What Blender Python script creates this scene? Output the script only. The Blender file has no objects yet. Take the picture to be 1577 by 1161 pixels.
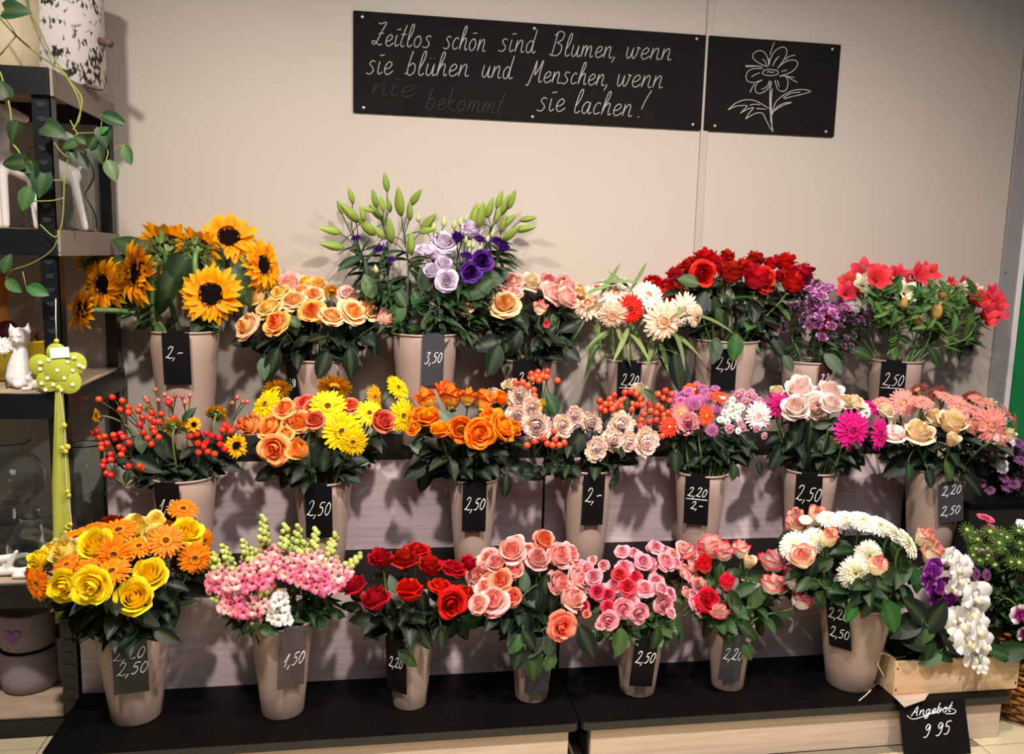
import bpy, bmesh, math, random
import numpy as np
from mathutils import Vector, Matrix
random.seed(7)
rnd = random.random
def U(a, b): return a + (b - a) * random.random()
SC = bpy.context.scene
COL = SC.collection

# ------------------------------------------------------------------ camera
FPX, YAW, PITCH, ROLL = 1300.0, .1604, .1426, -.0261
CX, CY = 788.5, 580.5
CAM = Vector((0, -3.0, 1.4015))
_F = Vector((math.sin(YAW)*math.cos(PITCH), math.cos(YAW)*math.cos(PITCH), -math.sin(PITCH)))
_r0 = Vector((math.cos(YAW), -math.sin(YAW), 0))
_d0 = _F.cross(_r0)
if _d0.z > 0: _d0 = -_d0
_R = _r0*math.cos(ROLL) + _d0*math.sin(ROLL)
_D = _d0*math.cos(ROLL) - _r0*math.sin(ROLL)
cd = bpy.data.cameras.new('camera'); cam = bpy.data.objects.new('camera', cd); COL.objects.link(cam)
cd.sensor_width = 36; cd.sensor_fit = 'HORIZONTAL'; cd.lens = FPX*36/1577
M = Matrix.Identity(4)
for i in range(3):
    M[i][0] = _R[i]; M[i][1] = -_D[i]; M[i][2] = -_F[i]; M[i][3] = CAM[i]
cam.matrix_world = M; cd.clip_start = .05
SC.camera = cam

# ------------------------------------------------------------------ light
SC.view_settings.view_transform = 'Standard'; SC.view_settings.look = 'None'
SC.view_settings.gamma = 1; SC.view_settings.use_curve_mapping = False
SC.view_settings.exposure = -0.1
W = bpy.data.worlds.new('shop'); SC.world = W; W.use_nodes = True
W.node_tree.nodes['Background'].inputs[0].default_value = (.88, .88, 1, 1)
W.node_tree.nodes['Background'].inputs[1].default_value = .11
def lamp(name, loc, target, size, power, col, spread=math.pi):
    l = bpy.data.lights.new(name, 'AREA'); l.shape = 'DISK'; l.size = size; l.energy = power; l.color = col; l.spread = spread
    o = bpy.data.objects.new(name, l); COL.objects.link(o); o.location = loc
    o.rotation_euler = (Vector(target) - Vector(loc)).to_track_quat('-Z', 'Y').to_euler(); return o
lamp('ceiling_spot', (-.75, -1.85, 2.75), (-.4, -.62, .5), .12, 27, (1, .9, .82), 1.9)
lamp('ceiling_spot', (.55, -1.85, 2.75), (.5, -.62, .5), .12, 27, (1, .9, .83), 1.9)
lamp('ceiling_spot', (1.8, -1.85, 2.75), (1.45, -.62, .5), .12, 27, (1, .89, .83), 1.9)
lamp('ceiling_panel', (.5, -2.9, 2.85), (.5, -.5, .6), 1.5, 22, (1, .94, .94))

# ------------------------------------------------------------------ helpers
def ray(px, py): return _R*((px-CX)/FPX) + _D*((py-CY)/FPX) + _F
def at(px, py, Y):
    v = ray(px, py); return CAM + v*((Y-CAM.y)/v.y)
def atz(px, py, Z):
    v = ray(px, py); return CAM + v*((Z-CAM.z)/v.z)
def ppm(p): return FPX / ((Vector(p)-CAM).dot(_F))       # pixels per metre at a point

def tag(o, label=None, cat=None, group=None, kind=None):
    if label: o['label'] = label
    if cat: o['category'] = cat
    if group: o['group'] = group
    if kind: o['kind'] = kind
    return o
def empty(name, loc=(0, 0, 0)):
    o = bpy.data.objects.new(name, None); o.empty_display_size = .02; COL.objects.link(o); o.location = loc; return o
def inst(name, mesh, parent=None, mat=None):
    o = bpy.data.objects.new(name, mesh); COL.objects.link(o)
    if parent: o.parent = parent
    if mat is not None: o.matrix_local = mat
    return o
def link(name, me, parent=None, loc=None):
    o = bpy.data.objects.new(name, me); COL.objects.link(o)
    if parent: o.parent = parent
    if loc is not None: o.location = loc
    return o

class MB:
    def __init__(s): s.v = []; s.f = []; s.a = []; s.m = []
    def add(s, vs, fs, attr=None, mi=0):
        b = len(s.v); s.v += [tuple(x) for x in vs]; s.a += attr if attr else [(0, 0, 0)]*len(vs)
        s.f += [tuple(i+b for i in q) for q in fs]; s.m += [mi]*len(fs); return b
    def box(s, lo, hi, mi=0):
        x0, y0, z0 = lo; x1, y1, z1 = hi
        s.add([(x0,y0,z0),(x1,y0,z0),(x1,y1,z0),(x0,y1,z0),(x0,y0,z1),(x1,y0,z1),(x1,y1,z1),(x0,y1,z1)],
              [(0,3,2,1),(4,5,6,7),(0,1,5,4),(1,2,6,5),(2,3,7,6),(3,0,4,7)], None, mi); return s
    def tube(s, pts, rad, n=6, mi=0, cap=True, attr=None):
        pts = [Vector(p) for p in pts]; k = len(pts)
        if not hasattr(rad, '__len__'): rad = [rad]*k
        t0 = (pts[1]-pts[0]).normalized(); up = Vector((0, 0, 1)) if abs(t0.z) < .9 else Vector((1, 0, 0))
        x = t0.cross(up).normalized(); vs = []; 
        for i, p in enumerate(pts):
            t = (pts[min(i+1, k-1)]-pts[max(i-1, 0)])
            if t.length < 1e-9: t = t0
            t = t.normalized(); x = (x - t*x.dot(t))
            if x.length < 1e-6: x = t.orthogonal()
            x = x.normalized(); y = t.cross(x)
            for j in range(n):
                a = 2*math.pi*j/n; vs.append(p + (x*math.cos(a)+y*math.sin(a))*rad[i])
        fs = [(i*n+j, i*n+(j+1) % n, (i+1)*n+(j+1) % n, (i+1)*n+j) for i in range(k-1) for j in range(n)]
        if cap: fs += [tuple(range(n-1, -1, -1)), tuple((k-1)*n+j for j in range(n))]
        s.add(vs, fs, [attr]*len(vs) if attr else None, mi); return s
    def lathe(s, prof, n=32, mi=0, c=(0, 0, 0), closed=False):
        vs = []; k = len(prof)
        for r, z in prof:
            for j in range(n):
                a = 2*math.pi*j/n; vs.append((c[0]+r*math.cos(a), c[1]+r*math.sin(a), c[2]+z))
        rng = k if closed else k-1
        fs = [(i*n+j, i*n+(j+1) % n, ((i+1) % k)*n+(j+1) % n, ((i+1) % k)*n+j) for i in range(rng) for j in range(n)]
        if not closed:
            if prof[0][0] > 1e-5: fs.append(tuple(range(n-1, -1, -1)))
            if prof[-1][0] > 1e-5: fs.append(tuple((k-1)*n+j for j in range(n)))
        s.add(vs, fs, None, mi); return s
    def mesh(s, name, mats, smooth=True):
        me = bpy.data.meshes.new(name); me.from_pydata(s.v, [], s.f)
        for m in (mats if isinstance(mats, (list, tuple)) else [mats]): me.materials.append(m)
        if any(s.m): me.polygons.foreach_set('material_index', s.m)
        if smooth: me.polygons.foreach_set('use_smooth', [True]*len(s.f))
        if any(a != (0, 0, 0) for a in s.a):
            at_ = me.attributes.new('pt', 'FLOAT_COLOR', 'POINT')
            at_.data.foreach_set('color', [c for a in s.a for c in (a[0], a[1], a[2], 1.0)])
        me.update(); return me
    def build(s, name, mats, parent=None, smooth=True, loc=None): return link(name, s.mesh(name, mats, smooth), parent, loc)
def boxobj(name, lo, hi, mat, parent=None, bevel=0):
    c = [(a+b)/2 for a, b in zip(lo, hi)]
    off = Vector(parent.location) if parent else Vector()
    b = MB().box([a-m for a, m in zip(lo, c)], [a-m for a, m in zip(hi, c)])
    o = b.build(name, mat, parent, False, Vector(c)-off)
    if bevel:
        md = o.modifiers.new('bevel', 'BEVEL'); md.width = bevel; md.segments = 2
    return o
def smoothpts(pts, k=4):
    pts = [Vector(p) for p in pts]
    if len(pts) < 3: return pts
    out = []
    for i in range(len(pts)-1):
        p0 = pts[max(i-1, 0)]; p1 = pts[i]; p2 = pts[i+1]; p3 = pts[min(i+2, len(pts)-1)]
        for j in range(k):
            t = j/k; out.append(.5*((2*p1)+(p2-p0)*t+(2*p0-5*p1+4*p2-p3)*t*t+(3*p1-p0-3*p2+p3)*t**3))
    out.append(pts[-1]); return out

# ------------------------------------------------------------------ materials
def lin(c):
    return tuple(((x/255)/12.92 if x/255 <= .04045 else ((x/255+.055)/1.055)**2.4) for x in c)
def rgb(*c): return (*lin(c), 1)
def newmat(name):
    m = bpy.data.materials.new(name); m.use_nodes = True; nt = m.node_tree
    return m, nt, nt.nodes['Principled BSDF']
def N(nt, typ, **kw):
    n = nt.nodes.new(typ)
    for k, v in kw.items(): setattr(n, k, v)
    return n
def mixc(nt, fac, a, b, blend='MIX'):
    n = nt.nodes.new('ShaderNodeMix'); n.data_type = 'RGBA'; n.blend_type = blend
    for sock, v in ((n.inputs[0], fac), (n.inputs[6], a), (n.inputs[7], b)):
        if hasattr(v, 'is_output'): nt.links.new(v, sock)
        else: sock.default_value = v
    return n.outputs[2]
def mathn(nt, op, a, b=None, clamp=False):
    n = nt.nodes.new('ShaderNodeMath'); n.operation = op; n.use_clamp = clamp
    for s_, v in ((n.inputs[0], a), (n.inputs[1], b)):
        if v is None: continue
        if hasattr(v, 'is_output'): nt.links.new(v, s_)
        else: s_.default_value = v
    return n.outputs[0]
def plain(name, c, rough=.5, metal=0, spec=.5, var=0, noise=0, nscale=30, bump=0):
    m, nt, b = newmat(name); col = rgb(*c)
    b.inputs['Roughness'].default_value = rough; b.inputs['Metallic'].default_value = metal
    b.inputs['Specular IOR Level'].default_value = spec
    out = None
    if var:
        oi = N(nt, 'ShaderNodeObjectInfo'); h = N(nt, 'ShaderNodeHueSaturation')
        h.inputs['Color'].default_value = col
        nt.links.new(mathn(nt, 'ADD', mathn(nt, 'MULTIPLY', oi.outputs['Random'], 2*var), 1-var), h.inputs['Value'])
        nt.links.new(mathn(nt, 'ADD', mathn(nt, 'MULTIPLY', mathn(nt, 'FRACT', mathn(nt, 'MULTIPLY', oi.outputs['Random'], 7.3)), var*.14), .5-var*.07), h.inputs['Hue'])
        out = h.outputs['Color']
    if noise or bump:
        tc = N(nt, 'ShaderNodeTexCoord'); nz = N(nt, 'ShaderNodeTexNoise'); nz.inputs['Scale'].default_value = nscale; nz.inputs['Detail'].default_value = 4
        nt.links.new(tc.outputs['Object'], nz.inputs['Vector'])
        if noise:
            g = mathn(nt, 'ADD', mathn(nt, 'MULTIPLY', nz.outputs['Fac'], 2*noise), 1-noise)
            cc = N(nt, 'ShaderNodeCombineColor')
            for i in range(3): nt.links.new(g, cc.inputs[i])
            out = mixc(nt, 1.0, out if out else col, cc.outputs[0], 'MULTIPLY')
        if bump:
            bp = N(nt, 'ShaderNodeBump'); bp.inputs['Strength'].default_value = bump; bp.inputs['Distance'].default_value = .004
            nt.links.new(nz.outputs['Fac'], bp.inputs['Height']); nt.links.new(bp.outputs[0], b.inputs['Normal'])
    if out: nt.links.new(out, b.inputs['Base Color'])
    else: b.inputs['Base Color'].default_value = col
    return m
def wood(name, c1, c2, scale=(1.2, 30, 30), rough=.45, axis='X'):
    m, nt, b = newmat(name); tc = N(nt, 'ShaderNodeTexCoord'); mp = N(nt, 'ShaderNodeMapping'); mp.inputs['Scale'].default_value = scale
    nz = N(nt, 'ShaderNodeTexNoise'); nz.inputs['Scale'].default_value = 3; nz.inputs['Detail'].default_value = 6; nz.inputs['Distortion'].default_value = .6
    nt.links.new(tc.outputs['Object'], mp.inputs['Vector']); nt.links.new(mp.outputs[0], nz.inputs['Vector'])
    cr = N(nt, 'ShaderNodeValToRGB'); cr.color_ramp.elements[0].position = .35; cr.color_ramp.elements[1].position = .65
    cr.color_ramp.elements[0].color = rgb(*c1); cr.color_ramp.elements[1].color = rgb(*c2)
    nt.links.new(nz.outputs['Fac'], cr.inputs[0]); nt.links.new(cr.outputs[0], b.inputs['Base Color']); b.inputs['Roughness'].default_value = rough
    return m
def petal(name, base, rim=None, inner=None, rim_at=(.55, .95), var=.12, rough=.55, streak=0, trans=.25):
    """petal colours: base at the foot, rim along the edge, inner for the heart of the bloom"""
    m, nt, b = newmat(name); rim = rim or base; inner = inner or base
    a = N(nt, 'ShaderNodeAttribute'); a.attribute_name = 'pt'; sp = N(nt, 'ShaderNodeSeparateColor'); nt.links.new(a.outputs['Color'], sp.inputs[0])
    mr = N(nt, 'ShaderNodeMapRange'); mr.inputs[1].default_value = rim_at[0]; mr.inputs[2].default_value = rim_at[1]
    t = sp.outputs[0]
    if streak:
        tc = N(nt, 'ShaderNodeTexCoord'); nz = N(nt, 'ShaderNodeTexNoise'); nz.inputs['Scale'].default_value = 9; nt.links.new(tc.outputs['Object'], nz.inputs['Vector'])
        t = mathn(nt, 'ADD', t, mathn(nt, 'MULTIPLY', mathn(nt, 'SUBTRACT', nz.outputs['Fac'], .5), streak))
    nt.links.new(t, mr.inputs[0])
    c = mixc(nt, mr.outputs[0], rgb(*base), rgb(*rim))
    li = N(nt, 'ShaderNodeMapRange'); li.inputs[1].default_value = .11; li.inputs[2].default_value = .75; nt.links.new(sp.outputs[1], li.inputs[0])
    c = mixc(nt, li.outputs[0], rgb(*inner), c)
    oi = N(nt, 'ShaderNodeObjectInfo'); h = N(nt, 'ShaderNodeHueSaturation'); nt.links.new(c, h.inputs['Color'])
    val = mathn(nt, 'ADD', mathn(nt, 'MULTIPLY', oi.outputs['Random'], 1.6*var), 1-var)
    val = mathn(nt, 'MULTIPLY', val, mathn(nt, 'ADD', mathn(nt, 'MULTIPLY', sp.outputs[2], .3), .85))
    nt.links.new(val, h.inputs['Value'])
    nt.links.new(mathn(nt, 'ADD', mathn(nt, 'MULTIPLY', mathn(nt, 'FRACT', mathn(nt, 'MULTIPLY', oi.outputs['Random'], 5.7)), var*.12), .5-var*.06), h.inputs['Hue'])
    nt.links.new(h.outputs[0], b.inputs['Base Color']); b.inputs['Roughness'].default_value = rough; b.inputs['Specular IOR Level'].default_value = .25
    if trans:
        tr = N(nt, 'ShaderNodeBsdfTranslucent'); nt.links.new(h.outputs[0], tr.inputs[0]); mx = N(nt, 'ShaderNodeMixShader'); mx.inputs[0].default_value = trans
        nt.links.new(b.outputs[0], mx.inputs[1]); nt.links.new(tr.outputs[0], mx.inputs[2]); nt.links.new(mx.outputs[0], nt.nodes['Material Output'].inputs[0])
    return m
def leafmat(name, c, rough=.5, var=.35):
    m = plain(name, c, rough, 0, .28, var); nt = m.node_tree
    b = nt.nodes['Principled BSDF']; src = b.inputs['Base Color'].links[0].from_socket
    a = N(nt, 'ShaderNodeAttribute'); a.attribute_name = 'pt'; sp = N(nt, 'ShaderNodeSeparateColor'); nt.links.new(a.outputs['Color'], sp.inputs[0])
    vein = mixc(nt, mathn(nt, 'MULTIPLY', sp.outputs[1], .10), src, rgb(150, 165, 95)); nt.links.new(vein, b.inputs['Base Color'])
    return m

M_WALL = plain('wall_panel_paint', (176, 166, 154), .55, noise=.03, nscale=3)
M_WALL2 = plain('wall_strip_paint', (168, 158, 148), .5)
M_ALU = plain('aluminium_profile', (158, 155, 154), .4, .35)
M_WHITE = plain('white_plastic_strip', (222, 218, 216), .4)
M_GREEN = plain('green_board', (14, 122, 62), .45, noise=.05)
M_TILE = plain('floor_tile_glaze', (196, 184, 150), .3, noise=.1, nscale=6)
M_GROUT = plain('floor_grout', (120, 108, 90), .9)
M_BLACK = plain('black_laminate', (5, 5, 5), .5, 0, .12, noise=.3, nscale=14)
M_BLACKE = plain('black_edge_band', (30, 29, 29), .35)
M_BLK = plain('black_steel_paint', (11, 12, 14), .35)
M_VOID = plain('black_matt_board', (9, 9, 10), .6)
M_RISER = wood('riser_laminate', (196, 176, 177), (214, 194, 195))
M_RISER1 = wood('front_riser_laminate', (196, 172, 152), (212, 190, 170))
M_SHELF = wood('chipboard_shelf', (168, 146, 122), (184, 162, 138), (3, 10, 3), .7)
M_SIDEBEAM = plain('grey_beige_beam', (128, 118, 108), .7)  # even grey-beige for the side beams of the upper two shelves
M_VASE = plain('taupe_bucket_plastic', (164, 141, 129), .42, noise=.03, nscale=8)
M_CARD = plain('black_chalk_card', (11, 10, 12), .6, 0, .15, noise=.5, nscale=22)
M_CARDB = plain('worn_brown_card', (72, 62, 62), .6, noise=.25, nscale=20)
M_CARDG = plain('slate_grey_card', (52, 54, 60), .55, noise=.3, nscale=20)
M_CHALK = plain('chalk', (172, 169, 166), .9)
M_CHALKD = plain('erased_chalk', (46, 44, 45), .9)
M_CHALKW = plain('white_chalk_pen', (238, 238, 236), .7)
M_BOARD = plain('chalkboard_slate', (15, 14, 14), .7, 0, .1, noise=.45, nscale=5)
M_STEEL = plain('screw_steel', (150, 148, 146), .35, .8)
M_PALEWOOD = wood('pale_crate_pine', (205, 165, 118), (226, 196, 158), (2, 14, 14), .6)
M_TWINE = plain('twine', (220, 205, 175), .9)
M_WICKER = plain('wicker_cane', (160, 106, 44), .5, var=.25, noise=.2, nscale=60)
M_SOIL = plain('potting_soil', (34, 24, 18), .95, noise=.4, nscale=90, bump=.6)
M_STEM = plain('green_stem', (84, 112, 52), .5, var=.25)
M_STEMD = plain('dark_green_stem', (46, 74, 36), .5, var=.3)
M_STEMW = plain('olive_stem', (104, 100, 54), .6, var=.2)
M_CALYX = plain('green_calyx', (92, 124, 62), .5, var=.2)
L_ROSE = leafmat('rose_leaf', (11, 25, 17))
L_ROSEL = leafmat('light_rose_leaf', (56, 82, 42))
L_MID = leafmat('mid_green_leaf', (27, 54, 24))
L_LILY = leafmat('lily_leaf', (27, 56, 25))
L_ALST = leafmat('alstroemeria_leaf', (48, 86, 32))
L_GREY = leafmat('grey_green_leaf', (66, 84, 66))
L_BRIGHT = leafmat('bright_green_leaf', (38, 88, 36))
L_SUN = leafmat('sunflower_leaf', (38, 60, 34))
L_GRASS = leafmat('grass_blade', (104, 122, 72))
P = {}
P['sun'] = petal('sunflower_petal', (255, 170, 4), (255, 196, 18), None, var=.06, trans=.4)
P['sunS'] = petal('small_sunflower_petal', (255, 178, 8), (255, 202, 28), None, var=.06)
M_DISC = plain('sunflower_disc', (16, 8, 6), .9, 0, .1, noise=.5, nscale=120, bump=.8)
M_DISCR = plain('sunflower_disc_ring', (52, 20, 8), .9, 0, .1, noise=.5, nscale=90, bump=.8)
M_BRACT = plain('sunflower_bract', (104, 126, 62), .6, var=.15)
P['peach'] = petal('peach_rose_petal', (255, 214, 160), (252, 206, 162), (250, 168, 62))
P['peachO'] = petal('apricot_rose_petal', (255, 200, 110), (252, 186, 92), (235, 92, 20))
P['peachY'] = petal('buttercream_rose_petal', (252, 226, 150), (252, 216, 140), (250, 200, 40))
P['pink'] = petal('pale_pink_rose_petal', (255, 224, 208), (248, 192, 182), (246, 186, 170))
P['pinkC'] = petal('cream_pink_tipped_petal', (246, 228, 196), (236, 130, 132), (214, 60, 88), rim_at=(.6, 1.0), streak=.3)
P['red'] = petal('red_rose_petal', (178, 4, 12), (196, 10, 16), (200, 4, 10), var=.12)
P['redF'] = petal('bright_red_rose_petal', (210, 10, 12), (226, 22, 18), (190, 0, 6), var=.06)
P['redD'] = petal('deep_red_rose_petal', (160, 6, 20), (188, 18, 30), (176, 4, 14), var=.12)
P['orange'] = petal('orange_rose_petal', (252, 168, 86), (253, 182, 106), (248, 142, 44))
P['coral'] = petal('coral_rose_petal', (242, 114, 84), (244, 124, 98), (234, 86, 60))
P['flame'] = petal('flame_rose_petal', (254, 204, 70), (222, 48, 14), (248, 160, 40), rim_at=(.45, .95), streak=1.3)
P['sunset'] = petal('sunset_rose_petal', (240, 96, 20), (246, 116, 12), (250, 168, 10), rim_at=(.3, .8))
P['sunsetY'] = petal('yellow_hearted_rose_petal', (240, 90, 24), (250, 150, 20), (252, 190, 10))
P['tangerine'] = petal('tangerine_rose_petal', (246, 126, 14), (250, 138, 24), (250, 150, 20))
P['antique'] = petal('antique_carnation_petal', (254, 242, 216), (200, 104, 148), (248, 220, 220), rim_at=(.84, 1.0), streak=.35)
P['antiqueB'] = petal('antique_carnation_bud_petal', (226, 220, 170), (214, 140, 150), (220, 190, 160), rim_at=(.8, 1.0))
P['carnP'] = petal('pink_edged_carnation_petal', (250, 214, 206), (226, 100, 140), (226, 120, 150), rim_at=(.75, 1.0))
P['blush'] = petal('blush_rose_petal', (255, 242, 230), (255, 234, 226), (252, 216, 206), var=.03)
P['cream'] = petal('cream_rose_petal', (248, 232, 194), (246, 226, 196), (246, 220, 170), var=.05)
P['peachcream'] = petal('yellow_peach_rose_petal', (252, 220, 180), (252, 232, 192), (250, 226, 166), var=.05)
P['yrose'] = petal('yellow_rose_petal', (255, 226, 16), (255, 232, 36), (255, 216, 0), var=.06)
P['yroseP'] = petal('pale_yellow_rose_petal', (250, 228, 110), (250, 234, 140), (248, 214, 60), var=.06)
P['salmon'] = petal('salmon_rose_petal', (254, 222, 206), (248, 172, 164), (246, 154, 140), rim_at=(.4, 1.0))
P['salmonO'] = petal('orange_hearted_salmon_petal', (254, 178, 140), (250, 154, 124), (246, 112, 70))
P['spray'] = petal('spray_rose_petal', (250, 204, 204), (240, 152, 168), (234, 140, 158), rim_at=(.5, 1.0))
P['sprayD'] = petal('dark_spray_rose_petal', (232, 84, 104), (222, 60, 88), (226, 50, 78))
P['sprayC'] = petal('cream_spray_rose_petal', (250, 218, 200), (240, 150, 156), (240, 160, 150), rim_at=(.6, 1.0))
P['bicol'] = petal('pink_tipped_rose_petal', (255, 242, 226), (228, 22, 62), (252, 214, 204), rim_at=(.68, .92), streak=.3)
P['bicolR'] = petal('cherry_rose_petal', (246, 130, 120), (226, 26, 44), (220, 20, 36), rim_at=(.2, .7))
P['creamTip'] = petal('cream_rose_pink_tip_petal', (252, 244, 212), (226, 60, 80), (240, 150, 140), rim_at=(.8, .98), streak=.15)
P['gPeach'] = petal('peach_gerbera_petal', (248, 186, 140), (254, 226, 200), None, rim_at=(.1, .7), var=.06)
P['gCream'] = petal('cream_gerbera_petal', (252, 226, 200), (255, 240, 222), None, rim_at=(.1, .6), var=.04)
P['gRed'] = petal('red_gerbera_petal', (222, 16, 10), (232, 22, 12), None, var=.05)
P['gYel'] = petal('yellow_gerbera_petal', (250, 200, 0), (255, 224, 8), None, var=.05)
P['gAmb'] = petal('amber_gerbera_petal', (255, 188, 30), (255, 204, 50), None, var=.05, trans=.45)
P['gOr'] = petal('orange_gerbera_petal', (246, 118, 4), (252, 142, 10), (250, 160, 20), var=.08)
P['gOrD'] = petal('burnt_orange_gerbera_petal', (206, 62, 8), (220, 80, 14), None, var=.08)
P['gPink'] = petal('pink_gerbera_petal', (250, 170, 130), (240, 120, 140), None, rim_at=(.3, .9))
P['gVerm'] = petal('vermilion_gerbera_petal', (244, 86, 40), (246, 96, 60), None)
P['gBlush'] = petal('blush_gerbera_petal', (252, 214, 210), (255, 236, 236), None, rim_at=(.1, .6), var=.04)
P['gMag'] = petal('magenta_gerbera_petal', (214, 14, 118), (232, 44, 150), None, var=.05)
P['gSal'] = petal('salmon_gerbera_petal', (250, 176, 158), (252, 168, 160), None, var=.06, trans=.42)
P['gWhite'] = petal('white_double_gerbera_petal', (246, 240, 216), (252, 250, 238), (238, 240, 170), var=.03)
P['mumMag'] = petal('magenta_spider_mum_petal', (206, 16, 108), (226, 40, 130), None)
P['mumP'] = petal('purple_button_mum_petal', (176, 84, 140), (200, 120, 170), (150, 60, 110))
P['mumL'] = petal('lilac_daisy_petal', (200, 120, 160), (236, 190, 214), (150, 50, 90))
P['mumW'] = petal('white_daisy_petal', (244, 240, 232), (252, 250, 246), None, var=.03)
P['lisP'] = petal('purple_lisianthus_petal', (74, 26, 116), (84, 34, 132), (58, 14, 96))
P['lisL'] = petal('lilac_lisianthus_petal', (242, 232, 238), (222, 202, 232), (230, 216, 232))
P['stat'] = petal('purple_statice_petal', (208, 134, 190), (216, 150, 202), (184, 96, 162), var=.2)
P['statL'] = petal('dusky_statice_petal', (130, 84, 120), (150, 104, 140), (90, 50, 84), var=.2)
P['alR'] = petal('red_alstroemeria_petal', (220, 52, 62), (228, 66, 76), (200, 26, 44), var=.14)
P['alW'] = petal('cream_alstroemeria_petal', (240, 232, 200), (244, 238, 214), None)
P['snapP'] = petal('pink_snapdragon_petal', (240, 150, 170), (240, 110, 146), None, var=.14)
P['snapL'] = petal('pale_snapdragon_petal', (248, 206, 196), (246, 178, 180), None, var=.1)
P['snapW'] = petal('white_snapdragon_petal', (250, 246, 236), (252, 250, 244), None, var=.03)
P['orchW'] = petal('white_orchid_petal', (250, 248, 244), (254, 253, 250), (244, 240, 220), var=.02, trans=.25)
P['orchP'] = petal('purple_orchid_petal', (120, 20, 130), (190, 110, 190), (110, 10, 110), rim_at=(.7, 1.0))
P['orchM'] = petal('white_magenta_orchid_petal', (140, 20, 90), (250, 240, 246), (150, 20, 100), rim_at=(.5, .8))
P['astP'] = petal('pink_aster_petal', (226, 90, 130), (236, 120, 150), None)
P['astG'] = petal('green_aster_bract', (62, 92, 32), (80, 112, 40), (120, 136, 46))
P['mumDk'] = petal('plum_mum_petal', (120, 62, 110), (150, 92, 140), (100, 50, 90), var=.2)
M_BERRY = plain('hypericum_berry_skin', (206, 48, 26), .3, var=.12)
M_BERRYO = plain('orange_red_berry_skin', (214, 66, 34), .32, var=.1)
M_BERRYB = plain('pale_brown_berry_skin', (176, 96, 76), .35, var=.3)
M_LILYBUD = plain('lily_bud_skin', (132, 156, 62), .45, var=.14)
M_LISBUD = plain('lisianthus_bud_skin', (176, 190, 122), .5, var=.12)
M_SNAPBUD = plain('snapdragon_bud_skin', (168, 178, 92), .55, var=.15)
M_ALBUD = plain('alstroemeria_bud_skin', (176, 136, 70), .5, var=.2)
M_EYE = plain('gerbera_eye', (84, 36, 8), .9, noise=.4, nscale=200)
M_EYEY = plain('gerbera_eye_green', (214, 204, 90), .9, noise=.2, nscale=200)
M_EYEP = plain('gerbera_eye_peach', (214, 150, 96), .9, noise=.3, nscale=200)
M_EYEM = plain('gerbera_eye_magenta', (120, 6, 60), .9, noise=.3, nscale=200)

# ------------------------------------------------------------------ flower heads (unit diameter, axis +Z, foot at the origin)
def petal_grid(mb, base, fn, nu, nv, layer, attr_r=None):
    """a petal as a grid that grows out of the one shared foot vertex `base`"""
    r = rnd() if attr_r is None else attr_r
    vs = []; at_ = []
    for j in range(1, nv+1):
        v = j/nv
        for i in range(nu+1):
            vs.append(fn(-1+2*i/nu, v)); at_.append((v, layer, r))
    b = len(mb.v); mb.v += [tuple(x) for x in vs]; mb.a += at_
    for i in range(nu): mb.f.append((base, b+i+1, b+i)[::-1]); mb.m.append(0)
    for j in range(nv-1):
        for i in range(nu):
            a = b+j*(nu+1)+i; mb.f.append((a, a+1, a+nu+2, a+nu+1)); mb.m.append(0)
def rose_mesh(name, mat, layers, ruffle=0, nu=4, nv=6, curl=.08, seed=1, close=.55):
    """layers from heart to outside: (n petals, radius, height, half span in rad)"""
    random.seed(seed); mb = MB(); mb.add([(0, 0, 0)], [], [(0.01, 0, .5)]); th = 0; L = len(layers)
    for li, (n, R, H, sp) in enumerate(layers):
        lay = li/(L-1); cl = close*max(0, 1-lay*1.25)
        for k in range(n):
            th += 2*math.pi/n + U(-.2, .2); R_, H_ = R*U(.88, 1.1), H*U(.9, 1.08); ph = rnd()*6; lean = U(-.04, .1)*lay; cu = curl*U(.4, 1.7); pt = U(.0, .07)
            def fn(u, v, R=R_, H=H_, sp=sp, th=th, ph=ph, lean=lean, cu=cu, pt=pt):
                w = sp*(.3+.7*math.sin(min(1, v*1.3)*math.pi/2))
                if v > .75: w *= 1-.3*((v-.75)/.25)**2
                r = .04+(R-.04)*math.sin(min(1, v*1.45)*math.pi/2)**.75
                if v > .5: r *= 1-cl*((v-.5)/.5)**1.3
                r += .022*u*(1-.4*lay)+lean*v
                z = H*v-H*.14*abs(u)**2.5*v*v+pt*(1-abs(u))*v**4
                cv = max(0, (v-.66)/.34); r += cu*lay*cv*cv*(1.15-.5*u*u)*1.2; z -= cu*.75*lay*cv**3
                r += .014*lay*math.sin(3*u+ph)*v; z += .012*math.sin(4*u+ph*2)*v*v
                if ruffle: z += ruffle*v*v*math.sin(u*7+ph); r += ruffle*v*v*math.cos(u*9+ph)
                a = th+u*w; return (r*math.cos(a), r*math.sin(a), z)
            petal_grid(mb, 0, fn, nu, nv, lay)
        th += .7
    return mb.mesh(name, mat)
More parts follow.
